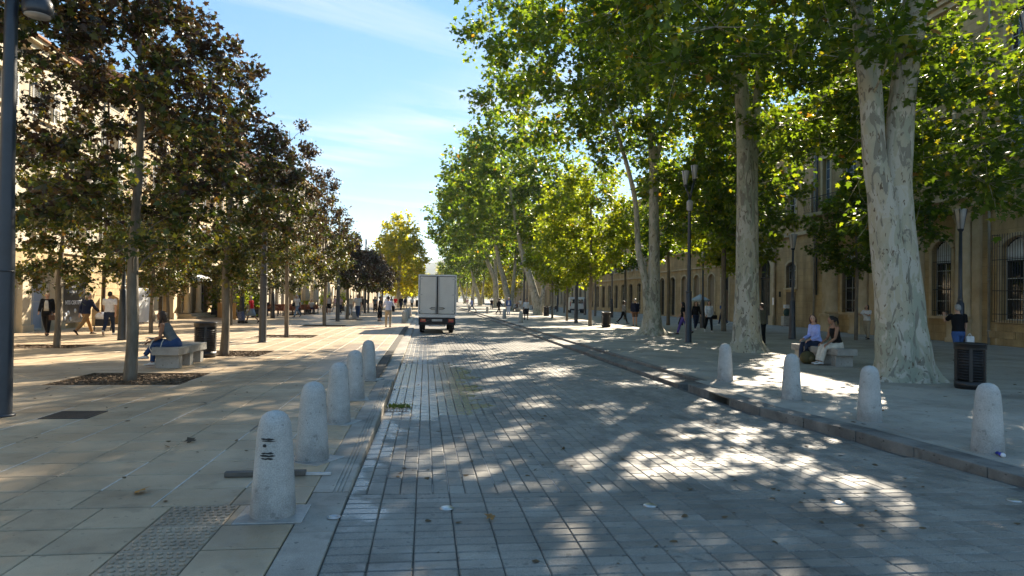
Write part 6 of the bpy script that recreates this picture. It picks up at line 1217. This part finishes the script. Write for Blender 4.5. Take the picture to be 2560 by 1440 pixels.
for i, (x, y, s, lb) in enumerate(((-15.2, 52.0, 1.4, "tall green planter beside the porch steps"), (-12.9, 50.2, 1.2, "leafy planter at the near end of the glass pavilion"), (-12.4, 52.1, 1.5, "leafy planter in front of the glass pavilion"), (-11.2, 67.5, 1.5, "tall leafy planter just right of the parasols"), (-9.9, 69.5, 1.2, "leafy planter between the parasols and the crowd"), (-9.2, 77.5, 1.3, "leafy planter far along the terrace"))): planter(lb, x, y, s, M_chas, 0, i + 3)
t = thing("green_bin", "dark green tapered tub with pale rim by the porch steps", "tub", (-15.4, 53.2, 0), 0); MB().lathe([(.26, 0), (.36, 1.0), (.38, 1.02), (.34, 1.03)], 18).build("tub_body", mat("green_plastic", (.02, .10, .05), .4, .15, 4), t); MB().lathe([(.385, .99), (.385, 1.06), (.3, 1.07)], 18).build("rim", mat("mint_rim", (.45, .62, .5), .5, .1, 4), t)
t = thing("glass_pavilion", "dark steel and glass winter garden of the cafe behind the wooden screen", "pavilion", (-16.3, 50.5, 0), 0)
pm_ = MB().box(-.05, .05, -.05, .05, 0, 3.0).mesh("post", M_steel); pgm = glass("pavilion_glass", (.05, .07, .07), .05)
for i in range(6): put("post", pm_, t, (2.6, i * 1.5, 0)); MB().box(0, 2.75, i * 1.5 - .04, i * 1.5 + .04, 3.0, 3.12).build("beam", M_steel, t)
MB().box(2.55, 2.7, -.1, 7.6, 2.86, 2.999).build("beam", M_steel, t); MB().box(0, 2.8, -.15, 7.65, 3.121, 3.2).build("roof", M_steel, t)
gm_ = MB().box(-.01, .01, .06, 1.44, .9, 2.84).mesh("pane", pgm); bm_ = MB().box(-.03, .03, .055, 1.445, 0, .88).mesh("panel", M_chas)
for i in range(5):
    put("pane", gm_, t, (2.6, i * 1.5, 0)); put("panel", bm_, t, (2.6, i * 1.5, 0))
    if i % 2: MB().box(2.57, 2.63, i * 1.5 + .7, i * 1.5 + .76, .9, 2.84).build("mullion", M_frame, t)
t = thing("awning", "white awning sloping out over the yellow stone shop front", "awning", (-16.1, 44.3, 0), 0); M_aw = mat("white_awning_canvas", (.66, .66, .66), .8, .06, 3)
MB().add([(0, 0, 3.25), (1.7, 0, 2.72), (1.7, 4.0, 2.72), (0, 4.0, 3.25), (0, 0, 3.21), (1.7, 0, 2.68), (1.7, 4, 2.68), (0, 4, 3.21)], [(0, 1, 2, 3), (4, 7, 6, 5), (0, 4, 5, 1), (3, 2, 6, 7)]).build("canvas", M_aw, t); MB().box(1.69, 1.72, 0, 4.0, 2.48, 2.72).build("valance", M_aw, t)
for y in (.1, 3.9): MB().tube([(0, y, 2.7), (1.65, y, 2.68)], .018, 6).build("arm", M_steel, t)
M_hb = mat("white_hoarding", (.74, .74, .72), .5, .08, 2); M_hbe = mat("beige_hoarding", (.52, .40, .26), .6, .1, 2)
t = thing("hoarding", "white site hoarding of flat panels beside the lantern post and the bench maple", "hoarding", (-15.85, 38.3, 0), R(80))
for i in range(2): MB().box(-.0 + i * 1.25, 1.24 + i * 1.25, -.02, .02, .05, 2.0 - .06 * i, ch=.004).build("panel", M_hb, t); MB().box(.6 + i * 1.25, .66 + i * 1.25, .021, .08, 0, 1.9).build("brace", M_alu, t)
m = MB(); m.box(.42, .56, -.026, -.021, 1.35, 1.39); m.box(.42, .56, -.026, -.021, 1.05, 1.09); m.box(.42, .45, -.026, -.021, 1.09, 1.35); m.box(.53, .56, -.026, -.021, 1.09, 1.35); m.build("painted_mark", CL["grey"], t)
t = thing("hoarding", "narrow beige site panel left of the white hoarding", "hoarding", (-15.65, 37.4, 0), R(6)); MB().box(0, .42, -.02, .02, 0, 2.02, ch=.004).build("panel", M_hbe, t); MB().box(.44, .5, -.03, .03, 0, 2.02).build("post", M_steel, t)
t = thing("handcart", "covered handcart with a pale load near the black board", "cart", (-14.0, 31.8, 0), .4); MB().ell((0, 0, .62), (.30, .25, .2), 14, 9).build("load", CL["white"], t); MB().box(-.28, .28, -.22, .22, .2, .5, ch=.02).build("crate", M_chas, t)
for sx in (-1, 1): MB().lathe([(.12, -.02), (.12, .02)], 14, M=Matrix.Rotation(R(90), 4, 'Y')).build("wheel", M_rub, t, (sx * .31, 0, .12))
# right-hand pavement things
t = thing("market_parasol", "small pale open parasol beside the bank doorway", "parasol", (21.0, 50.2, 0), 0); MB().lathe([(.02, 0), (.02, 2.2)], 8).build("pole", M_alu, t); cv = MB(); n = 12
cv.add([(0, 0, 2.25)] + [(.75 * math.cos(2 * math.pi * i / n), .75 * math.sin(2 * math.pi * i / n), 1.82 - (.03 if i % 2 else 0)) for i in range(n)] + [(.74 * math.cos(2 * math.pi * i / n), .74 * math.sin(2 * math.pi * i / n), 1.68) for i in range(n)], [(0, 1 + i, 1 + (i + 1) % n) for i in range(n)] + [(1 + i, 1 + n + i, 1 + n + (i + 1) % n, 1 + (i + 1) % n) for i in range(n)]); cv.build("canopy", mat("pale_green_canvas", (.36, .40, .38), .8, .1, 3), t); MB().lathe([(.25, 0), (.25, .06), (.03, .08)], 16).build("base", M_chas, t)
t = thing("display_board", "grey display board standing under the small pale parasol", "board", (20.6, 49.6, 0), .3); MB().box(-.28, .28, -.02, .02, .1, 1.45, ch=.004).build("panel", mat("grey_display", (.22, .22, .21), .6, .4, 6), t)
for sx in (-1, 1): MB().box(sx * .26 - .02, sx * .26 + .02, -.2, .2, 0, .1).build("foot", M_steel, t)
t = thing("street_stand", "small stand with a white box and green bag against the house wall", "stand", (24.9, 44.5, 0), 0); MB().box(-.3, .3, -.2, .2, .1, .75, ch=.02).build("box", mat("grey_white_box", (.4, .38, .34), .6, .2, 5), t); MB().ell((0, 0, 1.0), (.22, .18, .28), 12, 8).build("bag", CL["greenish"], t); MB().box(-.18, .18, -.12, .12, 1.3, 1.55, ch=.01).build("box", CL["white"], t)
for sx in (-1, 1): MB().tube([(sx * .26, .1, 0), (sx * .26, .1, 1.3)], .015, 6).build("leg", M_steel, t)
for i, (x, y) in enumerate(((-12.2, 54.2), (-11.2, 58.9), (-10.8, 63.2), (-13.6, 58.2))):
    person(["seated customer in white at the terrace table nearest the screen", "seated customer in dark red by the tallest parasol", "seated customer in pale shirt by the lowest parasol", "seated customer in black at the back terrace row"][i], (x + .55, y + .1, 0), R([100, 80, 200, 20][i]), 1.68, ["white", "red", "cream", "black"][i], "navy", "sit", ["dark", "brown", "grey", "dark"][i], "short", "short", seat=.46, vox=.032)
# ------------------------------------------------------------------ haze: one closed box of thin air round the whole place
hz = MB().box(-1000, 1600, -260, 2600, -1.6, 130).build("haze", None); hz.data.materials.clear()
hm_ = bpy.data.materials.new("thin_haze"); hm_.use_nodes = True; ht = hm_.node_tree; ht.nodes.clear(); ho = N(ht, "ShaderNodeOutputMaterial"); hv_ = N(ht, "ShaderNodeVolumePrincipled")
hv_.inputs["Color"].default_value = (.80, .88, 1.0, 1); hv_.inputs["Density"].default_value = 0.00015; hv_.inputs["Anisotropy"].default_value = .3; ht.links.new(hv_.outputs[0], ho.inputs["Volume"]); hz.data.materials.append(hm_)
stuff(tag(hz, "thin morning haze filling the whole avenue", "haze"))
